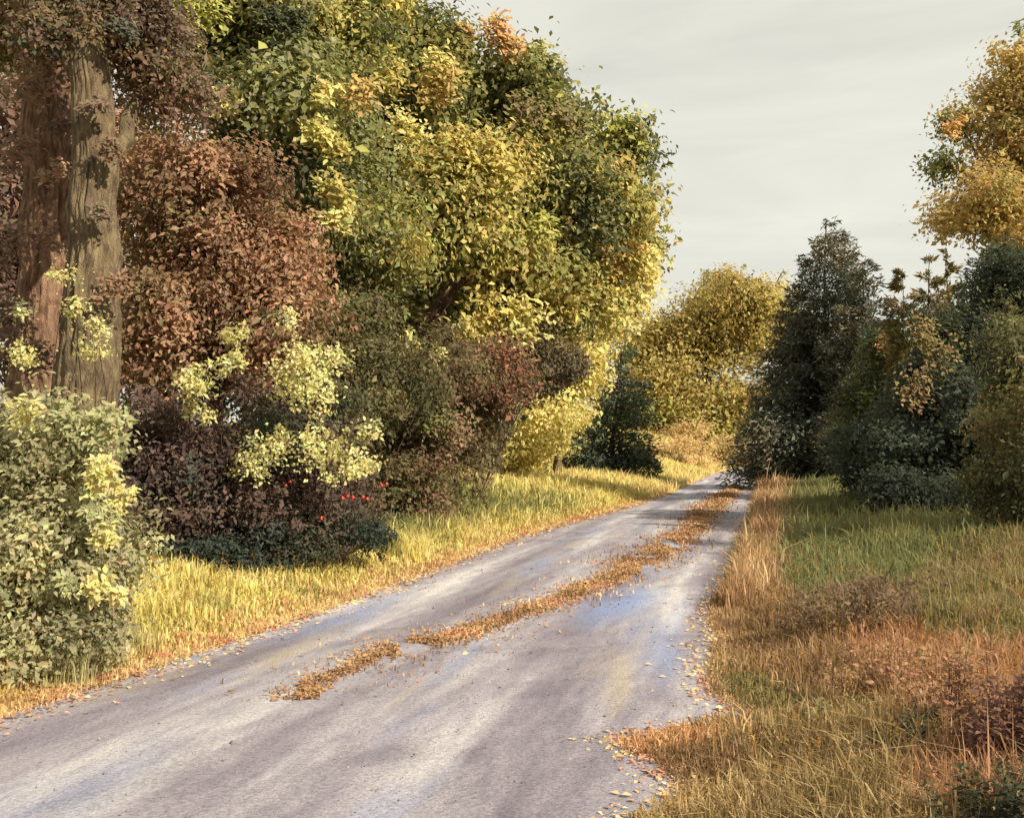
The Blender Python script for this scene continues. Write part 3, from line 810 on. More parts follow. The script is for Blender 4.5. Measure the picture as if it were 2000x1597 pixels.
tree('golden_tree', 'broad golden olive round tree closing the view down the lane', 'tree', b, at(1380, 640, 112),
     px_lobes([(1390, 630, 112, 105, 95), (1300, 690, 111, 80, 70), (1435, 560, 112, 60, 58), (1480, 640, 112, 62, 80), (1340, 630, 112, 60, 50), (1360, 760, 110, 130, 80), (1260, 760, 111, 60, 70), (1470, 800, 110, 70, 50), (1240, 690, 111, 36, 36), (1300, 830, 109, 80, 40), (1400, 840, 108, 100, 40), (1220, 800, 111, 50, 50)]),
     [(S(136, 116, 44, K), 3), (S(160, 138, 54, K), 5), (S(176, 154, 62, K), 4), (S(190, 170, 76, K), 2)], 160, 0.55, BARK_DARK, 1250, 46, 0.46, 1.15, cs=4.5,
     spots=px_spots([(1500, 600, 108, 40, YEL, 160), (1380, 840, 106, 70, LIME, 260), (1300, 800, 106, 40, LIME, 120)]))
# ochre bushes and rough grass in front of it
for k, (px, py, Y, r_, lab) in enumerate([(1300, 900, 84, 60, 'leftmost ochre bush below the golden tree'), (1360, 893, 92, 62, 'second ochre bush from the left below the golden tree'),
                                          (1425, 885, 98, 50, 'ochre bush below the golden tree nearest the end of the lane'), (1345, 868, 102, 64, 'straw coloured bush highest on the bank below the golden tree')]):
    p_ = at(px, py, Y); g = ground_at(p_[0], p_[1])
    shrub('ochre_bush', lab, 'bush', g, [(np.array((p_[0], p_[1], max(p_[2], g[2] + 0.5))), (r_ / F_PX * Y * 1.3, r_ / F_PX * Y, r_ / F_PX * Y * 0.6))],
          [(S(206, 160, 86, K), 3), (S(222, 182, 100, K), 3), (S(150, 130, 62, K), 2), (S(94, 84, 48, K), 0.7)], 400 + k, 150, 34, 0.26, 0.4,
          group='ochre bushes below the golden tree', stems=3, stem_r=0.03)
p_ = at(1483, 905, 66); g = ground_at(p_[0], p_[1])
shrub('tan_bush', 'small tan bush where the right verge meets the end of the lane', 'bush', g, [(g + (0, 0, 0.75), (0.65, 0.6, 0.8)), (g + (0.1, 0, 1.3), (0.4, 0.4, 0.5))],
      [(S(222, 176, 104, K), 3), (S(232, 198, 128, K), 3), (S(176, 130, 72, K), 2)], 410, 70, 30, 0.15, 0.2, stems=4)

# ------------------------------------------------------------------ right side
conifer('cypress_tree', 'tall dark conifer with a ragged pointed top right of the lane', ground_at(*at(1610, 1000, 50)[:2]), at(1614, 430, 50), 3.6,
        [(S(80, 78, 62, K), 3), (S(70, 78, 66, K), 3), (S(64, 76, 70, K), 2), (S(104, 94, 68, K), 2)], 170, 0.27, 620, 74, power=0.62, low=0.02, irregular=0.55, trunk_r=0.2, cs=2.0, group='dark conifers right of the lane')
conifer('cypress_tree', 'lower dark conifer close on the right of the tall ragged one', ground_at(*at(1690, 1000, 47)[:2]), at(1684, 512, 47), 2.5,
        [(S(82, 78, 60, K), 3), (S(70, 78, 66, K), 3), (S(104, 94, 66, K), 2)], 171, 0.25, 330, 66, power=0.6, low=0.02, irregular=0.5, cs=1.6, group='dark conifers right of the lane')
conifer('cypress_tree', 'shortest dark conifer on the lane side of the tall ragged one', ground_at(*at(1545, 1000, 51)[:2]), at(1548, 560, 51), 2.3,
        [(S(84, 80, 60, K), 3), (S(70, 78, 66, K), 3), (S(106, 96, 64, K), 2)], 172, 0.25, 280, 62, power=0.6, low=0.02, irregular=0.5, cs=1.6, group='dark conifers right of the lane')
for k, (px, ptop, Y, R, lab) in enumerate([(1762, 525, 35, 0.75, 'leftmost of the three spindly ochre saplings right of the dark conifer'),
                                           (1815, 495, 35.6, 0.85, 'middle one of the three spindly ochre saplings'),
                                           (1850, 492, 36.2, 0.8, 'rightmost of the three spindly ochre saplings beside the dark green tree')]):
    conifer('larch_sapling', lab, ground_at(*at(px + 8, 1000, Y)[:2]), at(px, ptop, Y), R,
            [(S(112, 98, 46, K), 3), (S(134, 116, 54, K), 3), (OLIVE_D, 2), (S(170, 128, 66, K), 0.6)], 180 + k, 0.2, 170, 50, group='three spindly ochre saplings', power=0.45, irregular=0.6, trunk_r=0.07, cs=0.9, droop=0.0)
for px, ptop, Y, R, sd, lab in ((1925, 500, 24.5, 2.0, 173, 'near dark green conifer rising beside the golden tree top at the right'), (1800, 690, 24, 1.5, 174, 'short near dark green conifer in front of the ochre saplings'), (1990, 560, 23, 1.8, 175, 'dark green conifer cut by the right edge')):
    conifer('fir_tree', lab, ground_at(*at(px, 1000, Y)[:2]), at(px, ptop, Y), R,
            [(S(66, 72, 56, K), 3), (S(58, 66, 58, K), 3), (S(88, 90, 60, K), 2)], sd, 0.14, 420, 60, power=0.55, low=0.03, irregular=0.55, trunk_r=0.09, cs=1.0, group='near dark conifers at the right')
lob = px_lobes([(1700, 790, 38, 66, 80), (1690, 880, 37.5, 70, 60), (1740, 700, 38.5, 46, 60), (1720, 680, 38.2, 30, 30)])
shrub('hawthorn_shrub', 'mid green shrub between the dark conifer and the ochre saplings', 'shrub', ground_at(*at(1700, 1000, 38)[:2]), lob,
      [(S(70, 76, 46, K), 3), (S(84, 90, 48, K), 4), (S(98, 102, 50, K), 1.5), (DKG, 3)], 220, 300, 48, 0.16, 0.38, spots=px_spots([(1725, 680, 36.6, 22, ORANGE, 60), (1715, 790, 36, 34, S(96, 108, 44, K), 130)]), cs=1.2)
b = ground_at(*at(1870, 1000, 22.5)[:2])
tree('yew_tree', 'dense dark green tree leaning in from the right', 'tree', b, at(1900, 620, 22.5),
     px_lobes([(1960, 590, 22.5, 100, 110), (1900, 700, 22.1, 110, 130), (1830, 800, 21.8, 100, 100), (1760, 850, 22.1, 80, 80), (1860, 920, 21.4, 110, 90), (1720, 900, 22.1, 60, 60), (1960, 820, 21.8, 100, 160), (1840, 990, 18, 90, 50), (2040, 700, 22.5, 110, 200), (1770, 960, 19, 70, 55), (1930, 980, 17.5, 80, 70), (1680, 880, 22.5, 60, 50), (1880, 860, 20, 100, 90), (1800, 900, 20.5, 90, 70), (1950, 900, 19.5, 80, 90)]),
     [(DKG2, 3), (DKG, 4), (TEAL, 3), (S(74, 78, 52, K), 2)], 190, 0.2, BARK_DARK, 2000, 56, 0.095, 0.23, cs=1.2,
     limbs=[0, 1], spots=px_spots([(1790, 760, 20, 36, S(164, 122, 60, K), 150), (1830, 690, 20.2, 44, S(142, 118, 54, K), 170), (1880, 940, 19.4, 21.8, OLIVE, 80), (1800, 640, 20.4, 30, S(140, 116, 52, K), 90)]))
b = ground_at(*at(2010, 1000, 31)[:2])
tree('poplar_tree', 'golden yellow tree top at the upper right edge', 'tree', b, at(1990, 300, 31),
     px_lobes([(1960, 250, 31, 90, 110), (1990, 150, 31.5, 60, 80), (1900, 390, 30.5, 75, 80), (1980, 420, 31, 90, 90), (1870, 250, 31, 30, 34), (2060, 280, 31, 120, 180), (1850, 330, 31, 30, 30)]),
     [(S(150, 124, 50, K), 2), (S(178, 148, 62, K), 4), (GOLD, 4), (S(206, 172, 88, K), 2), (OLIVE, 1.2)], 195, 0.2, BARK_GREY, 680, 56, 0.15, 0.36, cs=1.4,
     spots=px_spots([(1860, 240, 30, 26, ORANGE, 90), (1990, 110, 30.5, 26, GOLD, 100), (1970, 370, 28.6, 34, OLIVE, 120)]))
lob = px_lobes([(2010, 720, 16, 80, 130), (2000, 860, 15, 90, 130), (1990, 1010, 14.5, 90, 110), (2070, 950, 14, 110, 260), (2010, 1130, 13.5, 70, 60)])
shrub('dogwood_shrub', 'olive green tall shrub cut by the right edge', 'shrub', ground_at(*at(2010, 1100, 14)[:2]), lob,
      [(S(66, 68, 42, K), 3), (S(84, 84, 46, K), 3), (S(108, 104, 54, K), 3), (S(118, 98, 56, K), 1)], 230, 620, 54, 0.075, 0.2, cs=0.7)
# foreground weeds of the right bank
def weed(name, label, px, py, w_px, h_px, pal, seed, n=70, per=34, leaf=0.05, group=None, cs=0.25, cr=0.07, aspect=0.42, lift=0.0):
    """a patch of upright leafy stems of uneven height"""
    rng = np.random.default_rng(seed)
    g = gp(px, py); Y = g[1]
    w_, h_ = w_px / F_PX * Y, h_px / F_PX * Y
    e_ = empty(name, g); tag(e_, label, 'weed', group)
    V, T, n0, P, D = [], [], 0, [], []
    ns = max(16, n // 3)
    for k in range(ns):
        off = np.clip(rng.normal(size=2), -1.8, 1.8) * np.array((w_ * 0.3, w_ * 0.26))
        r0 = ground_at(g[0] + off[0], g[1] + off[1])
        hh = h_ * rng.uniform(0.45, 1.15) * (1 - 0.25 * min(1, np.linalg.norm(off) / (w_ * 0.6)))
        tip = r0 + np.array((off[0] * 0.35 + rng.normal() * 0.12 * hh, off[1] * 0.35 + rng.normal() * 0.12 * hh, hh))
        cv = curve(r0 - (0, 0, 0.03), tip, (rng.normal() * 0.05 * hh, 0, 0), 6)
        v, t = tube(cv, 0.0035 * np.linspace(1, 0.3, 6), 4); V.append(v); T.append(t + n0); n0 += len(v)
        m = int(per * 1.6 * rng.uniform(0.6, 1.3))
        f = rng.random(m) ** 0.75
        q = np.stack([np.interp(f, np.linspace(0, 1, 6), cv[:, i]) for i in range(3)], 1)
        P.append(q + rng.normal(size=(m, 3)) * leaf * 0.5)
        D.append(norm(rng.normal(size=(m, 3)) * (1, 1, 0.5) + (0, 0, 0.35)))
    o_ = mesh('stems', np.concatenate(V), np.concatenate(T), BARK_DARK, e_, smooth=True); o_['kind'] = 'stuff'
    P, D = np.concatenate(P), np.concatenate(D); m = len(P)
    Nn = norm(rng.normal(size=(m, 3)) * 0.6 + (0, -0.2, 0.8))
    Ln = leaf * np.exp(rng.normal(size=m) * 0.3) * 0.9
    v, t = leaf_mesh(P, D, Nn, Ln, Ln * aspect)
    col = pick(pal, rank(fbm(P / cs, 33, 2) + 0.25 * rng.random(m))) * np.exp(rng.normal(size=(m, 1)) * 0.16)
    o_ = mesh('foliage', v, t, LEAF, e_, np.clip(np.repeat(col, 4, 0), 0, 0.95)); o_['kind'] = 'stuff'
    return e_
WG = 'leafy weeds on the right bank'

weed('mauve_weed', 'mauve brown mound of weeds on the right bank below the dark green tree', 1690, 1230, 230, 120, [(S(112, 86, 62, K), 4), (S(126, 94, 66, K), 3), (S(104, 92, 54, K), 2)], 500, 150, 40, 0.05, WG, cr=0.09)
weed('rust_weed', 'orange rust weeds in the middle of the right bank', 1760, 1370, 190, 120, [(S(176, 118, 68, K), 4), (S(160, 108, 60, K), 3), (S(190, 132, 80, K), 2), (S(140, 116, 62, K), 2)], 501, 150, 36, 0.04, WG, cr=0.08)
weed('rust_weed', 'reddish brown weeds just left of the dark red shrub', 1890, 1440, 160, 150, [(S(150, 98, 62, K), 4), (S(128, 88, 56, K), 3), (S(176, 116, 72, K), 2)], 502, 130, 36, 0.04, WG, cr=0.08)
weed('dark_weed', 'dark green leafy weed amid the orange rust weeds', 1790, 1470, 110, 80, [(S(66, 66, 42, K), 4), (S(80, 76, 46, K), 3), (S(106, 96, 54, K), 1.5)], 503, 110, 36, 0.035, WG, cr=0.06)
weed('dark_weed', 'blackish green weed in the bottom right corner', 1975, 1650, 220, 140, [(S(44, 48, 36, K), 4), (S(58, 60, 42, K), 3), (S(92, 84, 50, K), 1)], 504, 170, 40, 0.032, WG, cr=0.06)
weed('red_shrub', 'dark red brown shrub cut by the right edge low down', 2005, 1500, 140, 170, [(S(108, 66, 56, K), 4), (S(124, 78, 62, K), 3), (S(92, 60, 50, K), 2)], 505, 160, 40, 0.04, WG, cr=0.08)
weed('brown_weed', 'small purplish brown weed in the ochre grass near the bottom', 1680, 1510, 80, 70, [(S(108, 80, 58, K), 4), (S(126, 98, 62, K), 2)], 506, 50, 30, 0.03, WG, cr=0.05)
weed('grey_weed', 'pale grey green weed patch at the middle of the right bank', 1640, 1430, 110, 60, [(S(150, 146, 98, K), 4), (S(134, 132, 82, K), 3)], 507, 60, 30, 0.03, WG, cr=0.05)

# ------------------------------------------------------------------ grass
def zone_col(P, pal, rng, scale, seed):
    t = rank(fbm(P / scale, seed, 3) + 0.16 * rng.random(len(P)))
    return pick(pal, t) * np.exp(rng.normal(size=(len(P), 1)) * 0.16)

def scatter(n, y0, y1, f, rng, near=2.0):
    """points with density falling with distance; f(Y, rng) -> X"""
    u = rng.random(n)
    Y = y0 * (y1 / y0) ** u if near else rng.uniform(y0, y1, n)
    X = f(Y, rng)
    return X, Y

def grass(name, label, X, Y, pal_fn, h, w, rng, lean=0.55):
    Z = terr(X, Y)
    P = np.stack((X, Y, Z), 1)
    n = len(P)
    col = pal_fn(P, rng)
    Hh = h(X, Y) * np.exp(rng.normal(size=n) * 0.3)
    Wd = w(Y) * rng.uniform(0.6, 1.3, n)
    v, t, c = blades(P, Hh, Wd, np.abs(rng.normal(size=n)) * lean, rng, np.clip(col, 0, 0.95))
    o_ = mesh(name, v, t, GRASS, None, c)
    tag(o_, label, 'grass', kind='stuff')
    return o_

G_YEL = [(S(198, 180, 74, K), 2.5), (S(220, 200, 84, K), 4), (S(236, 218, 106, K), 4.5), (S(232, 190, 94, K), 1.2), (S(178, 168, 70, K), 1.6)]
G_OCH = [(S(190, 124, 58, K), 2), (S(220, 160, 78, K), 4), (S(232, 190, 104, K), 3), (S(206, 112, 58, K), 1.2)]
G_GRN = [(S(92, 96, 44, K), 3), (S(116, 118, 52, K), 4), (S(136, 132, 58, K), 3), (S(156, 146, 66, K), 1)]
rng = np.random.default_rng(61)
# left verge
def f_left(Y, rng): return xl(Y) + 0.12 - rng.random(len(Y)) ** 1.5 * (2.6 + 0.16 * Y) - 0.16 * rng.random(len(Y))
X, Y = scatter(130000, 4.5, 110, f_left, rng)
def left_pal(P, rng):
    d = xl(P[:, 1]) - P[:, 0]
    c_y = zone_col(P, G_YEL, rng, 0.8, 71); c_o = zone_col(P, G_OCH, rng, 0.6, 72); c_g = zone_col(P, G_GRN, rng, 0.9, 73)
    a_ = rng.random(len(P))
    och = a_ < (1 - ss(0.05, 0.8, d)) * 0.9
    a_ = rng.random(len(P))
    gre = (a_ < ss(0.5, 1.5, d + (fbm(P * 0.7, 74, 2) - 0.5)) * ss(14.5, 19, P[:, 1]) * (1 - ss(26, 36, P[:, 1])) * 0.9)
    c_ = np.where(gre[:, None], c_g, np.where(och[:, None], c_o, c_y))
    return c_
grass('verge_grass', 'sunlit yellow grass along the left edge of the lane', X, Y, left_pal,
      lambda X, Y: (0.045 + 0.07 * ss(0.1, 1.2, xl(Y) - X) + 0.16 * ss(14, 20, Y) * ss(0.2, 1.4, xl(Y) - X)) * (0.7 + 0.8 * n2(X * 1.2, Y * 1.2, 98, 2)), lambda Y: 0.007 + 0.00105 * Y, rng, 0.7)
# right bank
def f_right(Y, rng): return xr(Y) - 0.10 + rng.random(len(Y)) ** 1.25 * (3.4 + 0.28 * Y) + 0.12 * rng.random(len(Y))
X, Y = scatter(230000, 3.6, 110, f_right, rng)
G_BANK = [(S(152, 122, 62, K), 3), (S(172, 138, 72, K), 4), (S(194, 158, 90, K), 1.5), (S(142, 102, 56, K), 2.5), (S(124, 110, 56, K), 1.5)]
G_BRN = [(S(128, 90, 44, K), 3), (S(150, 106, 54, K), 4), (S(170, 128, 68, K), 2)]
G_RUST = [(S(172, 110, 56, K), 3), (S(188, 122, 62, K), 4), (S(154, 104, 54, K), 3.5), (S(200, 142, 80, K), 1)]
G_MAUV = [(S(122, 94, 66, K), 3), (S(136, 104, 72, K), 3), (S(114, 98, 58, K), 2)]
G_OLV = [(S(116, 106, 56, K), 3), (S(130, 116, 62, K), 4), (S(124, 98, 56, K), 2.5)]
G_TAN = [(S(196, 150, 86, K), 3), (S(216, 172, 102, K), 3), (S(160, 110, 58, K), 2)]
G_ORG = [(S(206, 140, 66, K), 3), (S(190, 120, 56, K), 3), (S(216, 170, 96, K), 1)]
G_SLOPE = [(S(94, 98, 52, K), 3), (S(108, 112, 58, K), 4), (S(122, 118, 62, K), 3)]
PALS = [G_BANK, G_BRN, G_RUST, G_MAUV, G_OLV, G_TAN, G_ORG, G_SLOPE]
ZONES = [(1500, 1000, 34, 120, 5), (1650, 1010, 160, 90, 7), (1640, 1110, 140, 60, 7), (1560, 925, 90, 30, 7), (1480, 1190, 60, 90, 1), (1570, 1270, 90, 70, 1), (1690, 1190, 110, 55, 3), (1800, 1330, 120, 80, 2),
         (1910, 1390, 90, 90, 2), (1900, 1180, 120, 70, 4), (1500, 1390, 130, 55, 0), (1600, 1500, 160, 80, 0), (1380, 1435, 150, 16, 6), (1400, 1490, 90, 32, 1), (1850, 1540, 70, 50, 2), (1480, 1570, 160, 40, 0), (1720, 1260, 80, 40, 2), (1640, 1350, 80, 50, 1)]
def right_pal(P, rng):
    px = 1000 + F_PX * P[:, 0] / P[:, 1]; py = HORIZON + F_PX * (CAM_Z - P[:, 2]) / P[:, 1]
    sc_ = np.zeros((len(P), len(PALS)))
    for (cx, cy, sx, sy, k) in ZONES:
        sc_[:, k] = np.maximum(sc_[:, k], np.exp(-0.5 * (((px - cx) / sx) ** 2 + ((py - cy) / sy) ** 2)))
    sc_[:, 0] += 0.05
    for k in range(len(PALS)):
        sc_[:, k] += 0.30 * (fbm(P * 1.6, 200 + k, 2) - 0.5) + 0.22 * rng.random(len(P))
    k = np.argmax(sc_, 1)
    out_ = np.zeros((len(P), 3))
    for j in range(len(PALS)):
        m = k == j
        if m.any(): out_[m] = zone_col(P[m], PALS[j], rng, 0.45, 81 + j)
    return out_
grass('bank_grass', 'ochre, rust and green grass covering the right bank', X, Y, right_pal,
      lambda X, Y: (0.05 + 0.07 * ss(0.1, 1.0, X - xr(Y)) + 0.14 * ss(9, 18, Y)) * (0.7 + 0.9 * n2(X * 1.3, Y * 1.3, 99, 2)), lambda Y: 0.0055 + 0.0010 * Y, rng, 0.8)
# tall dry grass fringe at the right edge of the lane
def f_fr(Y, rng): return xr(Y) + 0.05 + np.abs(rng.normal(size=len(Y))) * (0.10 + 0.012 * Y)
X, Y = scatter(15000, 11, 95, f_fr, rng)
grass('fringe_grass', 'tall tan dry grass fringe along the right edge of the lane', X, Y,
      lambda P, rng: zone_col(P, [(S(160, 110, 58, K), 3), (S(196, 146, 82, K), 4), (S(220, 176, 106, K), 2), (S(140, 88, 44, K), 2)], rng, 1.2, 91),
      lambda X, Y: 0.16 + 0.007 * Y, lambda Y: 0.006 + 0.0012 * Y, rng, 0.4)
# far rough meadow
def f_fl(Y, rng): return xl(Y) - rng.random(len(Y)) * 22
X, Y = scatter(26000, 40, 125, f_fl, rng)
grass('meadow_grass', 'golden rough meadow grass beyond the hedge', X, Y,
      lambda P, rng: zone_col(P, [(S(222, 190, 96, K), 4), (S(236, 210, 116, K), 4), (S(232, 180, 100, K), 2), (S(160, 146, 68, K), 1.0)], rng, 2.5, 92),
      lambda X, Y: 0.35 + 0 * Y, lambda Y: 0.02 + 0.0011 * Y, rng, 0.5)

# dry seed heads standing above the grass
rng = np.random.default_rng(66)
n = 900
Y = 4.6 * (40 / 4.6) ** rng.random(n)
lft = rng.random(n) < 0.4
X = np.where(lft, xl(Y) - 0.25 - rng.random(n) * (0.9 + 0.05 * Y), xr(Y) + 0.2 + rng.random(n) * (1.8 + 0.2 * Y))
P = np.stack((X, Y, terr(X, Y)), 1)
Hh = rng.uniform(0.14, 0.34, n) * (0.8 + 0.02 * Y); ln_ = np.abs(rng.normal(size=n)) * 0.25
az = rng.random(n) * 6.283
tip = P + np.stack((np.cos(az) * ln_, np.sin(az) * ln_, 1 - 0.25 * ln_), 1) * Hh[:, None]
sc_ = np.array(S(176, 138, 82, 0.9)) * np.exp(rng.normal(size=(n, 1)) * 0.2) * np.array((1, 1, 1))
sd = np.stack((np.ones(n), np.zeros(n), np.zeros(n)), 1) * (0.0018 + 0.00032 * Y)[:, None]
v1 = np.stack((P - sd, P + sd, tip), 1).reshape(-1, 3); t1 = np.arange(3 * n).reshape(-1, 3)
kk = np.repeat(np.arange(n), 14); m = len(kk)
f_ = rng.random((m, 1)) * 0.28
Q = tip[kk] - (tip - P)[kk] * f_
D = norm((tip - P)[kk] / Hh[kk][:, None] + rng.normal(size=(m, 3)) * 0.55); Nn = norm(rng.normal(size=(m, 3)))
Ln = 0.016 + 0.0009 * Y[kk]
v2, t2 = leaf_mesh(Q, D, Nn, Ln, Ln * 0.4)
c_ = np.concatenate((np.repeat(sc_, 3, 0), np.repeat(sc_[kk], 4, 0)))
o = mesh('seed_heads', np.concatenate((v1, v2)), np.concatenate((t1, t2 + len(v1))), GRASS, None, np.clip(c_, 0, 0.9))
tag(o, 'thin dry seed heads scattered through the grass of both verges', 'seed heads', kind='stuff')
# grass tufts and dry stalks that stand out at the left verge
def tuft(label, px, py, h_px, w_px, pal, seed, n=130):
    rng = np.random.default_rng(seed)
    g = gp(px, py); Y = g[1]
    e_ = empty('grass_tuft', g); tag(e_, label, 'grass tuft', 'grass tufts at the foot of the hedge')
    P = g + rng.normal(size=(n, 3)) * np.array((w_px / F_PX * Y * 0.35, 0.08, 0)); P[:, 2] = terr(P[:, 0], P[:, 1])
    h_ = h_px / F_PX * Y * rng.uniform(0.5, 1.05, n)
    v, t, c = blades(P, h_, np.full(n, 0.0011 * Y) * rng.uniform(0.5, 1.2, n), np.abs(rng.normal(size=n)) * 0.45, rng, pick(pal, rng.random(n)) * np.exp(rng.normal(size=(n, 1)) * 0.12))
    o_ = mesh('blade', v, t, GRASS, e_, c); o_['kind'] = 'stuff'
TY = [(S(226, 208, 96, K), 3), (S(204, 186, 74, K), 3), (S(236, 222, 130, K), 2)]
TG = [(S(150, 144, 52, K), 3), (S(170, 160, 58, K), 3), (S(120, 120, 50, K), 2)]
tuft('tall olive yellow grass tuft below the brown olive shrub', 745, 1085, 75, 70, TG, 601, 190)
tuft('upright lemon yellow grass tuft nearest the lane', 826, 1090, 62, 26, TY, 602)
tuft('bushy lemon yellow grass tuft left of the upright one', 785, 1088, 60, 60, TY, 603, 170)
tuft('pale yellow grass tuft beside the sage green bush', 320, 1160, 60, 70, TY, 604, 170)
tuft('sage coloured grass tuft at the foot of the large bush', 225, 1265, 90, 110, [(S(150, 146, 90, K), 3), (S(176, 168, 100, K), 3), (S(200, 186, 104, K), 2)], 606, 260)
tuft('pale sage grass tuft at the left edge beneath the large bush', 95, 1335, 90, 150, [(S(146, 142, 88, K), 3), (S(170, 162, 98, K), 3), (S(196, 178, 100, K), 2)], 607, 300)
tuft('small orange yellow grass tuft under the blackish green shrub', 545, 1105, 36, 60, [(S(224, 172, 70, K), 3), (S(206, 150, 66, K), 2)], 605)
for k, (px, py, h_, lab) in enumerate([(296, 1125, 38, 'dry orange stalk nearest the sage green bush'), (378, 1112, 26, 'second dry orange stalk from the sage green bush'),
                                       (465, 1112, 24, 'short dry orange stalk third from the sage green bush'), (496, 1090, 34, 'dry pale stalk against the blackish green shrub')]):
    rng = np.random.default_rng(620 + k)
    g = gp(px, py); Y = g[1]; H = h_ / F_PX * Y
    e_ = empty('dry_stalk', g); tag(e_, lab, 'stalk', 'dry stalks at the foot of the hedge')
    top = g + np.array((rng.normal() * 0.03, 0, H))
    v, t = tube(curve(g - (0, 0, 0.04), top, (0.01, 0, 0), 6), 0.012 * np.linspace(1, 0.6, 6), 6)
    mesh('stem', v, t, LITTER, e_, np.tile(S(190, 120, 66, 0.8), (len(v), 1)), smooth=True)
    n = 26
    P = top - np.array((0, 0, 1.0)) * rng.random((n, 1)) * H * 0.55
    D = norm(rng.normal(size=(n, 3)) + (0, 0, 1.2)); Nn = norm(rng.normal(size=(n, 3)))
    v, t = leaf_mesh(P, D, Nn, np.full(n, 0.05), np.full(n, 0.02))
    mesh('seed_head', v, t, LITTER, e_, np.tile(S(214, 160, 92, 0.8), (len(v), 1)))

# ------------------------------------------------------------------ fallen leaves and dry weeds on the lane
MID = np.array([(6.8, -1.50, .16), (7.3, -1.38, .26), (8.3, -1.02, .32), (9.4, -0.38, .32), (10.0, -0.12, .22), (11, 0.28, .34), (12.7, 0.98, .40), (13.8, 1.40, .28), (14.4, 1.63, .42), (18.4, 2.84, .46),
                (23.6, 4.35, .44), (30, 5.8, .42), (41, 8.7, .4), (52, 11.6, .3)])
rng = np.random.default_rng(71)
n = 46000
Y = rng.uniform(0, 1, n) ** 2.1 * (52 - 6.8) + 6.8
wv = np.interp(Y, MID[:, 0], MID[:, 2]) * (0.5 + 1.0 * n2(Y * 0.9, 0, 44, 2))
X = np.interp(Y, MID[:, 0], MID[:, 1]) + rng.normal(size=n) * wv * np.where(rng.random(n) < 0.76, 0.36, 0.9) + (n2(Y * 1.1, 5, 45, 2) - 0.5) * 0.3
keep = (n2(X * 2.0, Y * 0.7, 46, 2) > 0.24) & (rng.random(n) < ss(6.7, 9.0, Y + (n2(X * 5, Y * 1.5, 51, 3) - 0.5) * 3.0)) & (rng.random(n) < 0.6 + 0.4 * ss(0.3, 0.62, n2(X * 4, Y * 1.6, 52, 3)))
X, Y = X[keep], Y[keep]; n = len(X)
MIDC = [(S(140, 90, 38, K), 4), (S(164, 112, 46, K), 4), (S(188, 138, 64, K), 2), (S(190, 104, 50, K), 1.5), (S(206, 168, 98, K), 0.6)]
P = np.stack((X, Y, road_top(X, Y) + 0.004), 1)
col = zone_col(P, MIDC, rng, 0.8, 47)
nb = int(n * 0.4)
v1, t1, c1_ = blades(P[:nb], (0.014 + 0.0009 * Y[:nb]) * np.exp(rng.normal(size=nb) * 0.35), 0.006 + 0.0012 * Y[:nb], np.abs(rng.normal(size=nb)) * 0.9, rng, col[:nb])
nl = n - nb
D = norm(np.stack((rng.normal(size=nl), rng.normal(size=nl), rng.normal(size=nl) * 0.2), 1))
Nn = norm(np.stack((rng.normal(size=nl) * 0.35, rng.normal(size=nl) * 0.35, np.ones(nl)), 1))
Ln = (0.026 + 0.0014 * Y[nb:]) * np.exp(rng.normal(size=nl) * 0.25)
v2, t2 = leaf_mesh(P[nb:] + (0, 0, 0.008), D, Nn, Ln, Ln * 0.6)
v = np.concatenate((v1, v2)); t = np.concatenate((t1, t2 + len(v1))); c = np.clip(np.concatenate((c1_, np.repeat(col[nb:], 4, 0))), 0, 0.95)
o = mesh('leaf_litter', v, t, LITTER, None, c)
tag(o, 'golden brown dead leaves and dry weeds down the middle of the lane', 'leaf litter', kind='stuff')
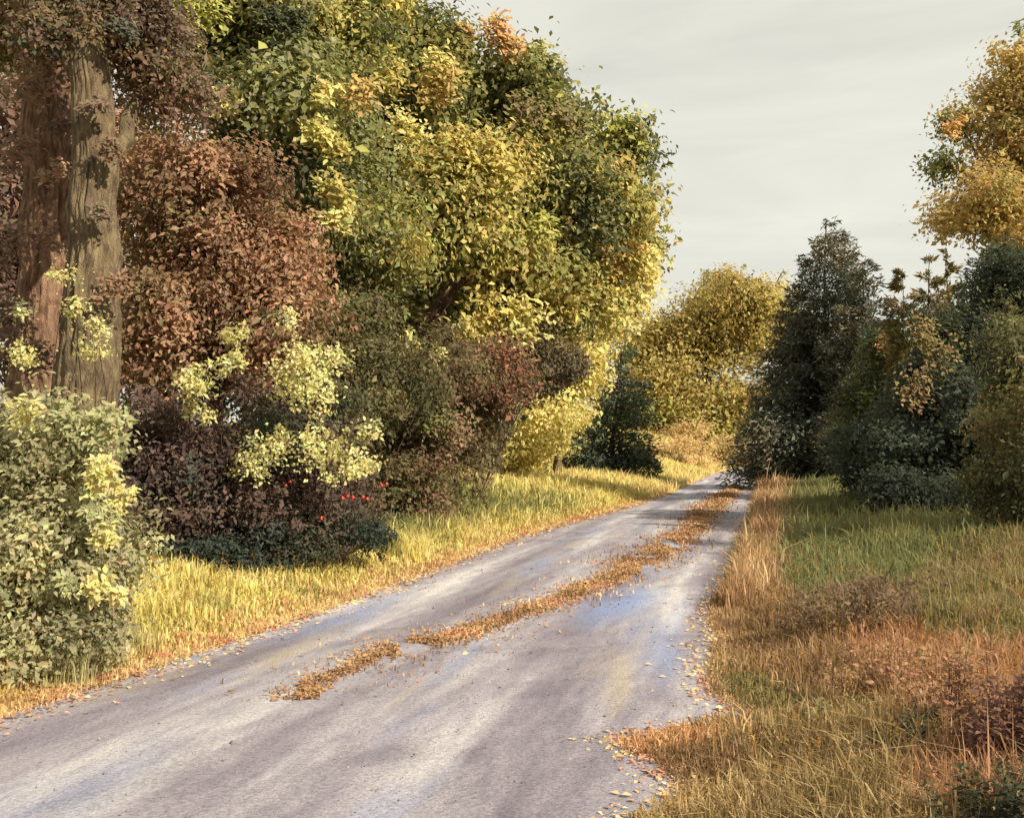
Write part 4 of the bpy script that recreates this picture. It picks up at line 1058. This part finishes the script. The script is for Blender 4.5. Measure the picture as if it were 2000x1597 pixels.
# loose leaves and grit along both edges
n = 9000
Y = 4.2 * (45 / 4.2) ** rng.random(n)
side = rng.random(n) < 0.5
X = np.where(side, xl(Y) - 0.05 + np.abs(rng.normal(size=n)) * 0.22, xr(Y) + 0.05 - np.abs(rng.normal(size=n)) * 0.16)
P = np.stack((X, Y, np.maximum(road_top(X, Y), terr(X, Y)) + 0.012), 1)
D = norm(np.stack((rng.normal(size=n), rng.normal(size=n), rng.normal(size=n) * 0.2), 1))
Nn = norm(np.stack((rng.normal(size=n) * 0.3, rng.normal(size=n) * 0.3, np.ones(n)), 1))
Ln = (0.026 + 0.0018 * Y) * np.exp(rng.normal(size=n) * 0.25)
v, t = leaf_mesh(P, D, Nn, Ln, Ln * 0.6)
col = zone_col(P, [(S(206, 150, 74, K), 3), (S(222, 184, 110, K), 3), (S(212, 118, 62, K), 2), (S(160, 112, 60, K), 2)], rng, 0.5, 48)
o = mesh('fallen_leaves', v, t, LITTER, None, np.clip(np.repeat(col, 4, 0), 0, 0.95))
tag(o, 'orange and straw fallen leaves along both edges of the lane', 'leaf litter', kind='stuff')

# loose stones on the lane
n = 2600
Y = 4.0 * (24 / 4.0) ** rng.random(n)
u = np.where(rng.random(n) < 0.55, rng.beta(0.5, 0.5, n), rng.random(n))
X = xl(Y) + u * (xr(Y) - xl(Y))
rr_ = np.exp(rng.normal(size=n) * 0.45) * 0.0045 + 0.00018 * Y
q = np.stack((X, Y, road_top(X, Y) + rr_ * 0.25), 1)
sh = norm(rng.normal(size=(n, 6, 3)) * 0.25 + ico[None]) * rng.uniform(0.7, 1.3, (n, 6, 1)) * np.array((1, 1, 0.65))
v = (q[:, None] + sh * rr_[:, None, None]).reshape(-1, 3)
f = (np.arange(n)[:, None, None] * 6 + icf[None]).reshape(-1, 3)
col = np.array(S(172, 164, 160, 0.62)) * np.exp(rng.normal(size=(n, 1)) * 0.35)
o = mesh('loose_stones', v, f, LITTER, None, np.clip(np.repeat(col, 6, 0), 0, 0.9))
tag(o, 'small loose grey stones scattered over the lane', 'gravel', kind='stuff')
